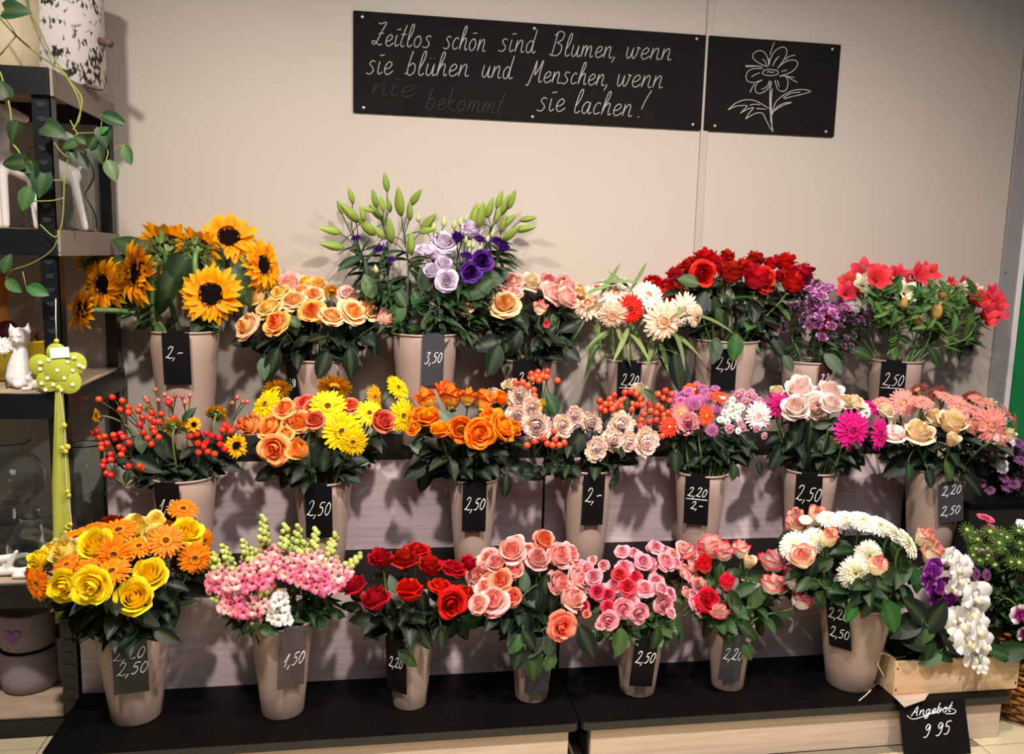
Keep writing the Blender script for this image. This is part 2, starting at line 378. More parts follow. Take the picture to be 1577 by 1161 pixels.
def ray_mesh(name, mat, rings, seed=1, tipnotch=0, droop=.1):
    """daisy-like head. rings: (n, r0, r1, half width, lift angle)"""
    random.seed(seed); mb = MB(); mb.add([(0, 0, -.03)], [], [(0.01, 0, .5)]); L = max(1, len(rings)-1)
    for li, (n, r0, r1, w, lift) in enumerate(rings):
        off = rnd()
        for k in range(n):
            a = 2*math.pi*(k+off)/n+U(-.06, .06); l_ = lift+U(-.08, .08); ll = r1*U(.94, 1.05); ca, sa = math.cos(a), math.sin(a); tw = U(-.25, .25)
            def fn(u, v):
                s = r0*.6+(ll-r0*.6)*v
                ww = w*(.35+.65*math.sin(min(1, v*1.35)*math.pi/2)); ww *= (1 if v < .72 else math.cos((v-.72)/.28*1.15))
                z = math.sin(l_)*s*(1-.35*v)-droop*v*v*ll+.02*(1-abs(u))*-1*v+u*ww*tw; s2 = s*math.cos(l_)
                return (s2*ca-u*ww*sa, s2*sa+u*ww*ca, z+.012*li)
            petal_grid(mb, 0, fn, 2, 4, 1-li/L*.6 if len(rings) > 1 else 1)
    return mb.mesh(name, mat)
def dome_mesh(name, mats, r, h, n=16, ring=None):
    mb = MB(); pr = [(r*math.cos(t), h*math.sin(t)) for t in np.linspace(0, math.pi/2, 6)]; pr[-1] = (.0005, h)
    mb.lathe([(r*.9, -.03)]+pr, n)
    if ring:
        for i, f in enumerate(mb.f): mb.m[i] = 1 if i < n*3 else 0
    return mb.mesh(name, mats)
def cup_mesh(name, mat, n=5, ln=.3, w=.09, back=0):
    """sepals hugging the foot of a bloom"""
    mb = MB(); mb.add([(0, 0, -.06)], [], [(0, 0, 0)])
    for k in range(n):
        a = 2*math.pi*k/n+.3
        def fn(u, v):
            r = .04+ln*.55*v+.05*math.sin(v*3.1)-back*v*v*.3; z = -.05+ln*.75*v-back*v*v*.5; ww = w*math.sin(math.pi*(.12+.86*v))
            return (r*math.cos(a)-u*ww*math.sin(a), r*math.sin(a)+u*ww*math.cos(a), z)
        petal_grid(mb, 0, fn, 2, 4, 1)
    return mb.mesh(name, mat)
ROSE_OPEN = [(2, .05, .50, 1.9), (3, .12, .51, 1.5), (3, .20, .50, 1.2), (4, .28, .47, 1.0), (5, .35, .41, .85), (5, .42, .32, .8), (5, .44, .2, .75)]
ROSE_HALF = [(2, .06, .84, 1.9), (3, .14, .86, 1.5), (3, .23, .85, 1.3), (4, .31, .80, 1.1), (4, .36, .70, 1.0), (4, .385, .54, .95)]
ROSE_BUD = [(2, .09, .9, 1.9), (3, .19, .9, 1.5), (3, .28, .86, 1.3), (3, .34, .76, 1.2)]
CARN = [(4, .10, .42, .9), (6, .20, .42, .75), (8, .29, .40, .65), (9, .38, .34, .55), (9, .46, .24, .5)]
IDM = Matrix.Identity(4)
PROTO = {}
def S(x, y=None, z=None): return Matrix.Diagonal((x, y or x, z or x, 1))
def reg_rose(code, mat, kinds='oh'):
    lst = []
    for q, (kk, lay) in enumerate((('o', ROSE_OPEN), ('h', ROSE_HALF), ('b', ROSE_BUD))):
        for s_ in range(2): lst.append((kk, rose_mesh('bloom', P[mat], lay, seed=11+q*5+s_, curl=.1 if kk != 'b' else .05)))
    PROTO[code] = ('rose', {k: [m for kk, m in lst if kk == k] for k in 'ohb'})
CALYX = cup_mesh('calyx', M_CALYX, 5, .3, .07, .5)
for c in ('peach peachO peachY pink pinkC red redF redD orange coral flame sunset sunsetY tangerine blush cream peachcream yrose yroseP salmon salmonO bicol bicolR creamTip lisP lisL spray sprayD sprayC').split():
    reg_rose(c, c)
for c in ('antique', 'antiqueB', 'carnP'):
    PROTO[c] = ('rose', {k: [rose_mesh('bloom', P[c], CARN, ruffle=.035, nu=6, seed=31+i, curl=.06) for i in range(2)] for k in 'ohb'})
def reg_ray(code, mat, rings, eye, eyer=.1, eyeh=.05, droop=.1):
    PROTO[code] = ('ray', [[('petals', ray_mesh('petals', P[mat], rings, 3+i, droop=droop), IDM), ('centre', dome_mesh('centre', eye, eyer, eyeh), S(1))] for i in range(2)])
GER = [(22, .13, .5, .052, .16), (20, .12, .43, .048, .3), (16, .09, .22, .03, .55)]
for c, e in (('gPeach', M_EYEP), ('gCream', M_EYEP), ('gRed', M_EYE), ('gYel', M_EYE), ('gAmb', M_EYE), ('gOr', M_EYE), ('gOrD', M_EYE), ('gPink', M_EYEY), ('gVerm', M_EYEY), ('gBlush', M_EYEP), ('gMag', M_EYEM), ('gSal', M_EYEP)):
    reg_ray(c, c, GER, e)
reg_ray('gWhite', 'gWhite', [(30, .12, .5, .048, .05), (30, .12, .47, .046, .18), (28, .1, .42, .044, .32), (26, .08, .36, .042, .48), (22, .06, .29, .04, .66), (16, .05, .2, .034, .9)], M_EYEY, .07, .07, .06)
reg_ray('mumMag', 'mumMag', [(18, .1, .5, .034, .2), (16, .08, .46, .032, .5), (12, .06, .38, .03, .85), (8, .04, .3, .03, 1.15)], M_EYEM, .06, .1, -.05)
SMALL = {}
def reg_small(code, mat, rings, eye, eyer, eyeh, droop=.1):
    out = []
    for i in range(2):
        a = ray_mesh('x', P[mat], rings, 5+i, droop=droop); out.append(a)
        if eye:
            bm = bmesh.new(); bm.from_mesh(a); d = dome_mesh('y', eye, eyer, eyeh, 10); n0 = len(bm.faces); bm.from_mesh(d); bm.faces.ensure_lookup_table()
            for f in bm.faces[n0:]: f.material_index = 1
            bm.to_mesh(a); bm.free(); a.materials.append(eye)
        a.name = 'bloom'
    PROTO[code] = ('small', out)
reg_small('mumP', 'mumP', [(20, .1, .5, .06, .05), (18, .1, .42, .06, .25), (14, .06, .3, .05, .5), (10, .03, .18, .05, .9)], None, .1, .1, .1)
reg_small('mumL', 'mumL', [(18, .15, .5, .06, .1), (14, .12, .38, .05, .3)], M_EYEP, .16, .08)
reg_small('mumW', 'mumW', [(16, .15, .5, .07, .1), (12, .12, .36, .06, .3)], M_EYEY, .15, .08)
reg_small('mumWF', 'mumW', [(22, .1, .5, .05, .05), (20, .1, .42, .05, .3), (16, .06, .3, .05, .6), (10, .03, .2, .05, .9)], None, .1, .1)
reg_small('mumDk', 'mumDk', [(20, .1, .5, .06, .05), (18, .1, .42, .06, .3), (14, .06, .3, .05, .6)], None, .1, .1)
reg_small('astP', 'astP', [(26, .1, .5, .04, .15), (24, .1, .42, .04, .4), (16, .05, .28, .04, .8)], None, .1, .1, .05)
reg_small('astG', 'astG', [(14, .1, .5, .035, .1), (14, .1, .46, .035, .5), (10, .06, .36, .03, .9)], M_LISBUD, .14, .2, .02)
def alstro(mat, seed):
    random.seed(seed); mb = MB(); mb.add([(0, 0, 0)], [], [(.01, 1, .5)])
    for k in range(6):
        a = k*math.pi/3+U(-.1, .1); w = .21 if k % 2 else .17
        def fn(u, v):
            r = .03+.44*v**1.5; z = .62*math.sin(v*1.45); ww = w*math.sin(math.pi*(.1+.82*v))*1.1
            return (r*math.cos(a)-u*ww*math.sin(a), r*math.sin(a)+u*ww*math.cos(a), z-.05*u*u)
        petal_grid(mb, 0, fn, 2, 5, 1)
    return mb.mesh('bloom', mat)
for c in ('alR', 'alW'): PROTO[c] = ('small', [alstro(P[c], 2), alstro(P[c], 5)])
def statice(mat, seed):
    return rose_mesh('floret', mat, [(3, .1, .3, .9), (5, .25, .36, .7), (6, .42, .3, .55)], ruffle=.07, nu=5, nv=3, seed=seed)
for c in ('stat', 'statL'): PROTO[c] = ('small', [statice(P[c], 3), statice(P[c], 8)])
def ovoid(name, mat, r, h, n=10, tip=.0, ribs=0):
    mb = MB(); pr = []
    for t in np.linspace(0, 1, 9): pr.append((max(.0006, r*math.sin(math.pi*t**(.85))**(.8)*(1-tip*t)), h*t))
    mb.lathe(pr, n)
    if ribs:
        mb.v = [(x*(1+.13*math.cos(ribs*math.atan2(y, x))), y*(1+.13*math.cos(ribs*math.atan2(y, x))), z) for x, y, z in mb.v]
    return mb.mesh(name, mat)
def berry(mat):
    mb = MB(); mb.lathe([(.0008, 0), (.3, .06), (.46, .28), (.5, .5), (.42, .78), (.2, .96), (.05, 1.0), (.03, 1.12), (.0008, 1.14)], 10)
    return mb.mesh('berry', mat)
PROTO['berry'] = ('small', [berry(M_BERRY)]); PROTO['berryO'] = ('small', [berry(M_BERRYO)]); PROTO['berryB'] = ('small', [berry(M_BERRYB)])
PROTO['lilybud'] = ('small', [ovoid('bud', M_LILYBUD, .2, 1.15, 12, .3, 3)])
PROTO['lisbud'] = ('small', [ovoid('bud', M_LISBUD, .3, 1.0, 10, .4)])
PROTO['albud'] = ('small', [ovoid('bud', M_ALBUD, .28, 1.0, 10, .2)])
PROTO['sbud'] = ('small', [ovoid('bud', M_SNAPBUD, .4, .9, 8, .1)])
def snapfl(mat, seed):
    random.seed(seed); mb = MB(); mb.add([(0, 0, 0)], [], [(.01, 1, .5)])
    for k, (a, up, w) in enumerate(((.5, .55, .26), (-.5, .55, .26), (math.pi, .25, .24), (math.pi-.95, .2, .24), (math.pi+.95, .2, .24))):
        def fn(u, v):
            z = .75*min(1, v*1.5)+(.12*up if v > .66 else 0); r = .1*math.sin(min(1, v*1.6)*1.57)+(max(0, v-.5)*2)**1.3*.42
            ww = w*(.3+.7*v)*(1 if v < .9 else .75)
            return (r*math.cos(a)-u*ww*math.sin(a), r*math.sin(a)+u*ww*math.cos(a), z-.12*max(0, v-.7)/.3*(1-up)+.05*math.sin(u*5+k)*v)
        petal_grid(mb, 0, fn, 3, 4, 1)
    return mb.mesh('floret', mat)
for c in ('snapP', 'snapL', 'snapW'): PROTO[c] = ('small', [snapfl(P[c], 1), snapfl(P[c], 2)])
# sunflower: every ray petal a mesh object of its own
def sunpetal(mat, w):
    mb = MB(); mb.add([(.16, 0, -.01)], [], [(.01, 1, .5)])
    def fn(u, v):
        ww = w*math.sin(math.pi*(.16+.82*v))**.9; return (.16+.34*v, u*ww, .1*v-.12*v*v+.025*abs(u)*math.sin(v*3))
    petal_grid(mb, 0, fn, 2, 5, 1, .5); return mb.mesh('petal', mat)
def reg_sun(code, mat, dr, npet):
    random.seed(5); pm = sunpetal(P[mat], .072); parts = []
    for ring, (n, sc, lift) in enumerate(((npet, 1.0, .0), (npet-3, .88, .28))):
        for k in range(n):
            parts.append(('petal', pm, Matrix.Rotation(2*math.pi*(k+.5*ring)/n+U(-.06, .06), 4, 'Z') @ Matrix.Rotation(-lift+U(-.22, .15), 4, 'Y') @ Matrix.Rotation(U(-.25, .25), 4, 'X') @ S(sc*U(.88, 1.06), 1, 1)))
    parts.append(('disc', dome_mesh('disc', [M_DISC, M_DISCR], dr, .05, 24, True), Matrix.Translation((0, 0, .01))))
    mb = MB(); mb.add([(0, 0, -.12)], [], [(0, 0, 0)])
    for k in range(22):
        a = k*2.399; q = .8+.4*(k % 3)/2
        def fn(u, v):
            r = .08+.3*q*v; ww = .045*math.sin(math.pi*(.2+.78*v)); return (r*math.cos(a)-u*ww*math.sin(a), r*math.sin(a)+u*ww*math.cos(a), -.11+.1*v-.1*v*v*(k % 2))
        petal_grid(mb, 0, fn, 2, 4, 1)
    parts.append(('bracts', mb.mesh('bracts', M_BRACT), IDM)); PROTO[code] = ('ray', [parts])
reg_sun('sun', 'sun', .28, 24); reg_sun('sunS', 'sunS', .2, 18)

# ------------------------------------------------------------------ leaves (length along +Y, up +Z, foot at the origin, unit length)
def leaf_mesh(name, mat, w=.3, cup=.12, bend=.2, shape='ovate', wave=0, seg=6):
    mb = MB(); vs = []; fs = []; at_ = []
    for j in range(seg+1):
        v = j/seg
        if shape == 'ovate': ww = w*math.sin(math.pi*min(1, v*.93+.04))**.75*(1.18-.45*v)
        elif shape == 'heart': ww = w*(math.sin(math.pi*min(1, v*.9+.1))**.6)*(1.3-.75*v)
        elif shape == 'lance': ww = w*math.sin(math.pi*(.08+.9*v))
        else: ww = w*(1-v*.92)
        if j == seg: ww = .004
        for i in (-2, -1, 0, 1, 2):
            u = i/2; y = v + (-.12*abs(u)*(1-v) if shape == 'heart' else 0)
            vs.append((u*ww, y, abs(u)*cup*ww/w*.6+wave*math.sin(v*9+i)*abs(u)-bend*v*v)); at_.append((v, 1.0 if i == 0 else 0, 0.01))
    for j in range(seg):
        for i in range(4): a = j*5+i; fs.append((a, a+1, a+6, a+5))
    mb.add(vs, fs, at_)
    return mb.mesh(name, mat)
LEAF = {
 'rose': [leaf_mesh('leaf', L_ROSE, .31, .16, .12), leaf_mesh('leaf', L_ROSE, .27, .2, .3), leaf_mesh('leaf', L_ROSEL, .3, .16, .2)],
 'rosed': [leaf_mesh('leaf', L_ROSE, .31, .16, .12), leaf_mesh('leaf', L_ROSE, .27, .2, .3)],
 'light': [leaf_mesh('leaf', L_ROSEL, .32, .14, .2)],
 'mid': [leaf_mesh('leaf', L_MID, .3, .16, .2), leaf_mesh('leaf', L_MID, .26, .2, .35)],
 'lily': [leaf_mesh('leaf', L_LILY, .1, .1, .35, 'lance'), leaf_mesh('leaf', L_LILY, .13, .12, .15, 'lance')],
 'alst': [leaf_mesh('leaf', L_ALST, .14, .1, .3, 'lance', .02), leaf_mesh('leaf', L_ALST, .17, .12, .1, 'lance', .02)],
 'grey': [leaf_mesh('leaf', L_GREY, .3, .12, .2)],
 'bright': [leaf_mesh('leaf', L_BRIGHT, .32, .16, .2)],
 'sun': [leaf_mesh('leaf', L_SUN, .34, .16, .45, 'heart', .02)],
 'blade': [leaf_mesh('leaf', L_GRASS, .06, .03, .5, 'lance')],
 'heart': [leaf_mesh('leaf', L_MID, .42, .14, .25, 'heart')],
}
def frame(d, up=(0, 0, 1)):
    """matrix whose +Y is d and +Z as near to up as can be"""
    y = Vector(d).normalized(); z = Vector(up); z = z-y*z.dot(y)
    if z.length < 1e-4: z = y.orthogonal()
    z = z.normalized(); x = y.cross(z); m = Matrix.Identity(4)
    for i in range(3): m[i][0] = x[i]; m[i][1] = y[i]; m[i][2] = z[i]
    return m
def axisz(d, spin=0):
    z = Vector(d).normalized(); x = z.orthogonal().normalized(); y = z.cross(x); m = Matrix.Identity(4)
    for i in range(3): m[i][0] = x[i]; m[i][1] = y[i]; m[i][2] = z[i]
    return m @ Matrix.Rotation(spin, 4, 'Z')

# ------------------------------------------------------------------ chalk handwriting: single-stroke letters (x-height 1, baseline 0)
G = {
 'Z': (1.2, [[(.35,2.0),(.6,1.9),(1.15,2.05),(.8,1.2),(.45,.3),(.2,.1),(.0,.3),(.2,.42),(.6,.15),(.85,.05),(1.0,.2)], [(.55,1.05),(1.05,1.1)]]),
 'e': (.85, [[(.1,.4),(.5,.5),(.72,.8),(.5,1.0),(.2,.75),(.12,.3),(.35,.0),(.65,.08),(.9,.3)]]),
 'i': (.55, [[(.2,1.0),(.15,.25),(.3,.0),(.55,.2)], [(.12,1.45),(.55,1.52)]]),
 't': (.6, [[(.45,1.9),(.2,.9),(.12,.2),(.28,-.02),(.5,.12)], [(.0,1.05),(.55,1.1)]]),
 'l': (.6, [[(.1,.5),(.45,1.3),(.5,1.95),(.3,1.9),(.15,1.1),(.12,.25),(.3,.0),(.6,.2)]]),
 'o': (.95, [[(.5,1.0),(.2,.8),(.1,.35),(.35,.0),(.65,.15),(.78,.6),(.55,1.0),(.45,.9)]]),
 's': (.85, [[(.75,.95),(.45,1.05),(.25,.8),(.5,.55),(.65,.3),(.4,.0),(.0,.08)]]),
 'c': (.75, [[(.65,.85),(.42,1.0),(.15,.7),(.12,.25),(.35,.0),(.7,.2)]]),
 'h': (.95, [[(.05,.5),(.45,1.4),(.48,1.95),(.28,1.85),(.15,1.0),(.08,.0),(.2,.6),(.5,1.0),(.68,.85),(.65,.3),(.75,.0),(.95,.15)]]),
 'n': (.95, [[(.15,1.0),(.08,.0),(.2,.6),(.5,1.0),(.68,.85),(.65,.25),(.75,.0),(.98,.1)]]),
 'm': (1.35, [[(.15,1.0),(.08,.0),(.2,.65),(.42,1.0),(.55,.85),(.5,.0),(.62,.65),(.88,1.0),(1.02,.8),(1.0,.2),(1.1,.0),(1.3,.12)]]),
 'd': (1.0, [[(.7,.85),(.45,1.0),(.15,.7),(.12,.25),(.32,.0),(.6,.25),(.85,1.95),(.72,.9),(.72,.2),(.85,.0),(1.1,.15)]]),
 'u': (.95, [[(.15,1.0),(.1,.3),(.3,.0),(.55,.25),(.72,1.0),(.68,.25),(.8,.0),(1.0,.15)]]),
 'w': (1.25, [[(.1,1.0),(.1,.3),(.28,.0),(.5,.3),(.62,.95),(.6,.3),(.78,.0),(1.0,.4),(1.05,.95),(.9,1.0),(1.25,.92)]]),
 'b': (.9, [[(.3,2.0),(.12,1.0),(.08,.2),(.35,.0),(.68,.3),(.68,.8),(.45,1.0),(.15,.75)], [(.08,.2),(-.15,.1)]]),
 'a': (1.0, [[(.7,.85),(.45,1.0),(.15,.7),(.12,.25),(.32,.0),(.6,.25),(.75,1.0),(.7,.25),(.82,.0),(1.02,.15)]]),
 'k': (.9, [[(.25,1.9),(.08,.0)], [(.65,1.0),(.15,.5),(.7,.0),(.9,.12)]]),
 'B': (1.25, [[(.3,2.0),(.2,1.0),(.1,.1)], [(.05,1.75),(.5,2.15),(1.0,1.95),(.85,1.4),(.4,1.15),(.9,.95),(.95,.4),(.6,.05),(.1,.05),(-.2,.15)]]),
 'M': (1.5, [[(-.1,-.2),(.1,-.3),(.35,.6),(.6,1.9),(.62,.9),(.65,.6),(1.0,1.3),(1.25,1.95),(1.15,.9),(1.15,.2),(1.3,.0),(1.5,.15)]]),
 'A': (1.25, [[(.0,.0),(.4,1.0),(.8,1.95),(.85,1.0),(.9,.1),(1.1,.1)], [(.25,.7),(.9,.75)]]),
 'g': (.95, [[(.7,.85),(.45,1.0),(.15,.7),(.12,.3),(.35,.05),(.65,.4),(.72,1.0),(.65,-.2),(.35,-.8),(.05,-.55),(.95,.2)]]),
 ',': (.4, [[(.2,.15),(.15,-.1),(.0,-.4)]]),
 '!': (.6, [[(.75,1.9),(.45,1.2),(.3,.55)], [(.2,.1),(.22,.0),(.17,.05)]]),
 ' ': (.6, []),
 '2': (1.05, [[(.1,1.5),(.35,1.9),(.75,1.8),(.7,1.2),(.35,.45),(.05,.1),(.2,.3),(.6,.05),(1.0,.15)]]),
 '0': (.95, [[(.55,1.6),(.2,1.2),(.12,.4),(.4,.0),(.75,.4),(.8,1.2),(.5,1.6),(.4,1.45)]]),
 '5': (.95, [[(.9,1.65),(.35,1.6),(.25,1.0),(.6,1.05),(.75,.55),(.5,.05),(.1,.1)]]),
 '3': (.95, [[(.15,1.7),(.8,1.75),(.4,1.1),(.75,.8),(.65,.2),(.3,.0),(.0,.15)]]),
 '1': (.7, [[(.0,.7),(.3,1.2),(.6,1.8),(.4,.8),(.3,.0)]]),
 '9': (.95, [[(.8,1.4),(.45,1.6),(.2,1.2),(.45,.85),(.8,1.4),(.7,.5),(.4,.0),(.05,.05)]]),
 '-': (.9, [[(.1,.75),(.5,.85),(.85,.8)]]),
}
UML = {'ö': ('o', [(.25,1.42),(.75,1.5)]), 'ü': ('u', [(.3,1.4),(.34,1.42)])}
def write(mb, text, O, X, Yv, xh, width=None, slant=.28, rad=.002, mi=0):
    """letters on the plane through O with unit axes X (along) and Yv (up)"""
    adv = 0; strokes = []
    for ch in text:
        ex = None
        if ch in UML: b, ex = UML[ch]; w, st = G[b]; st = st+[ex]
        else: w, st = G[ch]
        if ch == 'ü': st = st+[[(.62,1.42),(.66,1.44)]]
        for s_ in st: strokes.append([(adv+x+slant*y, y) for x, y in s_])
        adv += w+.08
    k = width/(adv*xh) if width else 1
    for s_ in strokes:
        pts = smoothpts([O + X*(x*xh*k) + Yv*(y*xh) for x, y in s_], 3)
        mb.tube(pts, rad, 4, mi)

# ------------------------------------------------------------------ setting
FLOOR_W = (-2.2, 2.9)
fl = empty('floor', (0, 0, 0)); tag(fl, kind='structure')
MB().box((-2.3, -3.4, -.06), (3.2, .1, -.004)).build('grout_bed', M_GROUT, fl, False)
tile = MB().box((-.1485, -.1485, -.004), (.1485, .1485, 0)).mesh('tile', M_TILE, False)
for i in range(-8, 12):
    for j in range(0, 6):
        x, y = i*.3+.12, -1.06-j*.3+.15*0
        if -2.3 < x < 3.1: inst('tile', tile, fl, Matrix.Translation((x, y-.02, 0)))
for i in range(-7, -2):
    for j in range(3): inst('tile', tile, fl, Matrix.Translation((i*.3+.12-.0, -.78+j*.3, 0)))
for i in range(6, 10):
    for j in range(3): inst('tile', tile, fl, Matrix.Translation((i*.3+.12, -.78+j*.3, 0)))
XS, XT = 1.164, 2.4145
wl = empty('wall_back', (0, 0, 0)); tag(wl, kind='structure')
boxobj('panel', (-2.3, 0, 0), (XS-.012, .04, 3.0), M_WALL, wl)
boxobj('panel', (XS+.012, 0, 0), (XT, .04, 3.0), M_WALL, wl)
boxobj('seam_strip', (XS-.014, -.006, 0), (XS+.014, .03, 3.0), M_WALL2, wl, .003)
tr = empty('trim_1', (XT, 0, 0)); tag(tr, kind='structure')
boxobj('corner_profile', (XT, -.012, 0), (XT+.07, .04, 3.0), M_ALU, tr, .002)
boxobj('edge_strip', (XT+.07, -.018, 0), (XT+.092, .04, 3.0), M_WHITE, tr, .003)
for py in (149, 419):
    p = at(1569 if py < 200 else 1545, py, -.012)
    mb = MB(); mb.lathe([(.006, 0), (.006, .002), (.003, .004), (.0005, .0045)], 10); o = mb.build('rivet', M_STEEL, tr, True)
    o.matrix_local = Matrix.Translation((XT+.014-XT, -.012, p.z)) @ Matrix.Rotation(math.pi/2, 4, 'X')
wr = empty('wall_right', (XT+.092, 0, 0)); tag(wr, kind='structure')
boxobj('green_panel', (XT+.092, .02, 0), (3.3, .05, 3.0), M_GREEN, wr)

# stepped flower stand: two blocks, three treads
Z1, Z2, Z3 = .138, .4347, .7588; A1, A2, A3 = .9055, .5927, .2975; T = .0235
def stand(x0, x1, label):
    s = empty('display_stand', ((x0+x1)/2, -.45, 0)); tag(s, label, 'stand', 'stepped display stands')
    for z, ya, yb in ((Z1, -A1, -A2), (Z2, -A2, -A3), (Z3, -A3, -.008)):
        xa, xb = x0, x1
        y0 = ya; r = .025 if z == Z1 else .004; n = 5
        pts = [(xb-r+r*math.sin(a), y0+r-r*math.cos(a)) for a in np.linspace(0, math.pi/2, n)] + [(xb, yb), (xa, yb)] + [(xa+r-r*math.cos(a), y0+r-r*math.sin(a)) for a in np.linspace(0, math.pi/2, n)]
        k = len(pts); mb = MB(); c = Vector(((x0+x1)/2, -.45, 0))
        vs = [(x-c.x, y-c.y, zz) for zz in (z-T, z) for x, y in pts]
        mb.add(vs, [tuple(range(k-1, -1, -1))]); mb.f.append(tuple(range(k, 2*k))); mb.m.append(0)
        for i in range(k): mb.f.append((i, (i+1) % k, k+(i+1) % k, k+i)); mb.m.append(1)
        mb.build('tread', [M_BLACK, M_BLACKE], s, False)
    dx = .03
    boxobj('riser', (x0+dx, -A1+.012, .0), (x1-dx, -A1+.03, Z1-T), M_RISER1, s)
    boxobj('riser', (x0+.002, -A2, Z1), (x1-.002, -A2+.018, Z2-T), M_RISER, s)
    boxobj('riser', (x0+.002, -A3, Z2), (x1-.002, -A3+.018, Z3-T), M_RISER, s)
    for xx in (x0+.012, x1-.012):
        boxobj('side_panel', (xx-.008, -A2+.02, 0), (xx+.008, -.02, Z2-T-.002), M_BLK, s)
        boxobj('side_panel', (xx-.008, -A3+.02, Z2), (xx+.008, -.02, Z3-T-.002), M_BLK, s)
        boxobj('side_panel', (xx-.008+.02*(1 if xx < (x0+x1)/2 else -1), -A1+.03, 0), (xx+.008+.02*(1 if xx < (x0+x1)/2 else -1), -A2, Z1-T-.001), M_BLK, s)
    return s
stand(-.826, .5535, 'stepped black and pale wood flower stand beside the metal rack')
stand(.5585, 1.885, 'stepped black and pale wood flower stand under the drawn chalk flower')

# ------------------------------------------------------------------ chalkboards
XBL, XBR, ZBT, ZBB = -.0811, 1.6641, 2.1921, 1.8669
def board(x0, x1, label):
    b = empty('chalkboard', (x0, -.008, ZBB)); tag(b, label, 'chalkboard', 'chalkboards on the wall')
    boxobj('slate', (x0, -.012, ZBB), (x1, -.001, ZBT), M_BOARD, b, .0015); return b
YB = -.0125
X1b = at(1084, 125, YB).x; X2b = at(1088.5, 125, YB).x
b1 = board(XBL, X1b, 'long black chalkboard with three lines of handwritten German verse')
b2 = board(X2b, XBR, 'small black chalkboard with a flower drawn in chalk')
def boardwrite(mb, words, dy=0):
    for text, x0, y0, x1, y1, xh in words:
        a = at(x0, y0+dy, YB); c = at(x1, y1+dy, YB); X = (c-a).normalized(); Yv = Vector((0, 0, 1)); Yv = (Yv-X*Yv.dot(X)).normalized()
        write(mb, text, a-Vector(b1.location), X, Yv, xh/ppm(a), (c-a).length*.97, .22, .0019)
mb = MB()
boardwrite(mb, [('Zeitlos', 572, 70, 667, 74, 17), ('schön', 682, 75, 750, 80, 18), ('sind', 767, 79, 826, 82, 18), ('Blumen,', 848, 86, 953, 90, 17), ('wenn', 962, 90, 1036, 93, 17),
  ('sie', 563, 114, 606, 115, 19), ('blühen', 625, 116, 725, 118, 18), ('und', 740, 119, 790, 122, 18), ('Menschen,', 812, 126, 942, 133, 17), ('wenn', 948, 133, 1023, 136, 18),
  ('sie', 826, 171, 871, 172, 19), ('lachen', 882, 174, 976, 180, 18), ('!', 979, 181, 992, 182, 22)])
mb.build('lettering', M_CHALK, b1)['kind'] = 'stuff'
mb = MB()
boardwrite(mb, [('bekommt', 655, 168, 778, 176, 17), ('nie', 570, 146, 640, 150, 17)])
mb.build('erased_lettering', M_CHALKD, b1)['kind'] = 'stuff'
def flowerstroke(mb, pts, rad=.0018):
    mb.tube(smoothpts([at(1080+x*.1465, 50+y*.1465, YB)-Vector(b2.location) for x, y in pts], 4), rad, 4)
mb = MB()
for s_ in ([(700,360),(640,340),(560,290),(540,240),(580,200),(640,195),(690,250),(710,330)], [(710,350),(730,270),(780,190),(850,155),(895,175),(895,230),(860,300),(800,380)],
  [(800,380),(850,330),(920,295),(990,295),(1015,330),(980,390),(920,430),(820,460)], [(820,460),(880,460),(910,510),(900,590),(850,620),(800,590),(775,500)],
  [(725,510),(710,580),(650,630),(590,640),(565,590),(590,530),(640,500)], [(640,500),(560,525),(490,515),(470,460),(500,400),(570,380),(650,380)],
  [(640,425),(670,395),(730,390),(800,405),(800,440),(730,455),(660,445),(640,425)], [(690,420),(720,412),(740,424),(765,412)],
  [(640,280),(670,305),(685,345)], [(820,250),(780,290),(750,355)], [(800,270),(770,310)], [(840,410),(900,398)], [(525,470),(570,440),(615,425)], [(800,505),(820,575)], [(715,510),(690,570),(630,600)],
  [(770,105),(740,170),(722,240)], [(460,350),(540,350),(640,360)], [(465,362),(590,355)], [(880,290),(920,255),(985,238)], [(890,460),(980,475)], [(890,455),(960,500),(1010,525)], [(560,540),(535,580),(510,635)],
  [(740,515),(722,620),(720,760),(730,900),(755,1050)], [(748,590),(735,700),(738,860),(745,1040)], [(728,620),(728,950)],
  [(740,860),(780,740),(850,670),(950,615),(1060,600),(1150,620),(1040,655),(930,680),(870,700)], [(860,690),(940,640),(1040,628)], [(740,870),(790,790),(870,745),(950,735)], [(760,830),(850,770),(940,740)],
  [(710,800),(620,745),(540,712),(450,712),(360,745),(280,815)], [(280,815),(370,775),(480,770),(450,810),(410,850)], [(410,850),(480,810),(550,790),(500,850),(465,910)], [(465,910),(560,855),(640,850),(680,920),(735,1030)],
  [(510,765),(560,755),(615,762)], [(580,800),(680,808)], [(700,345),(715,300),(712,270)]):
    flowerstroke(mb, s_)
mb.build('drawing', M_CHALK, b2)['kind'] = 'stuff'
def screw(b, px, py):
    p = at(px, py, YB)-Vector(b.location); mb = MB(); mb.lathe([(.0065, 0), (.0065, .0015), (.004, .003), (.0005, .0032)], 12)
    o = mb.build('screw', M_STEEL, b); o.matrix_local = Matrix.Translation(p) @ Matrix.Rotation(math.pi/2, 4, 'X')
for px, py in ((558, 26), (823, 44), (1073, 60), (560, 166), (820, 180), (1067, 192)): screw(b1, px, py)
for px, py in ((1101, 194), (1282, 76), (1272, 203)): screw(b2, px, py)

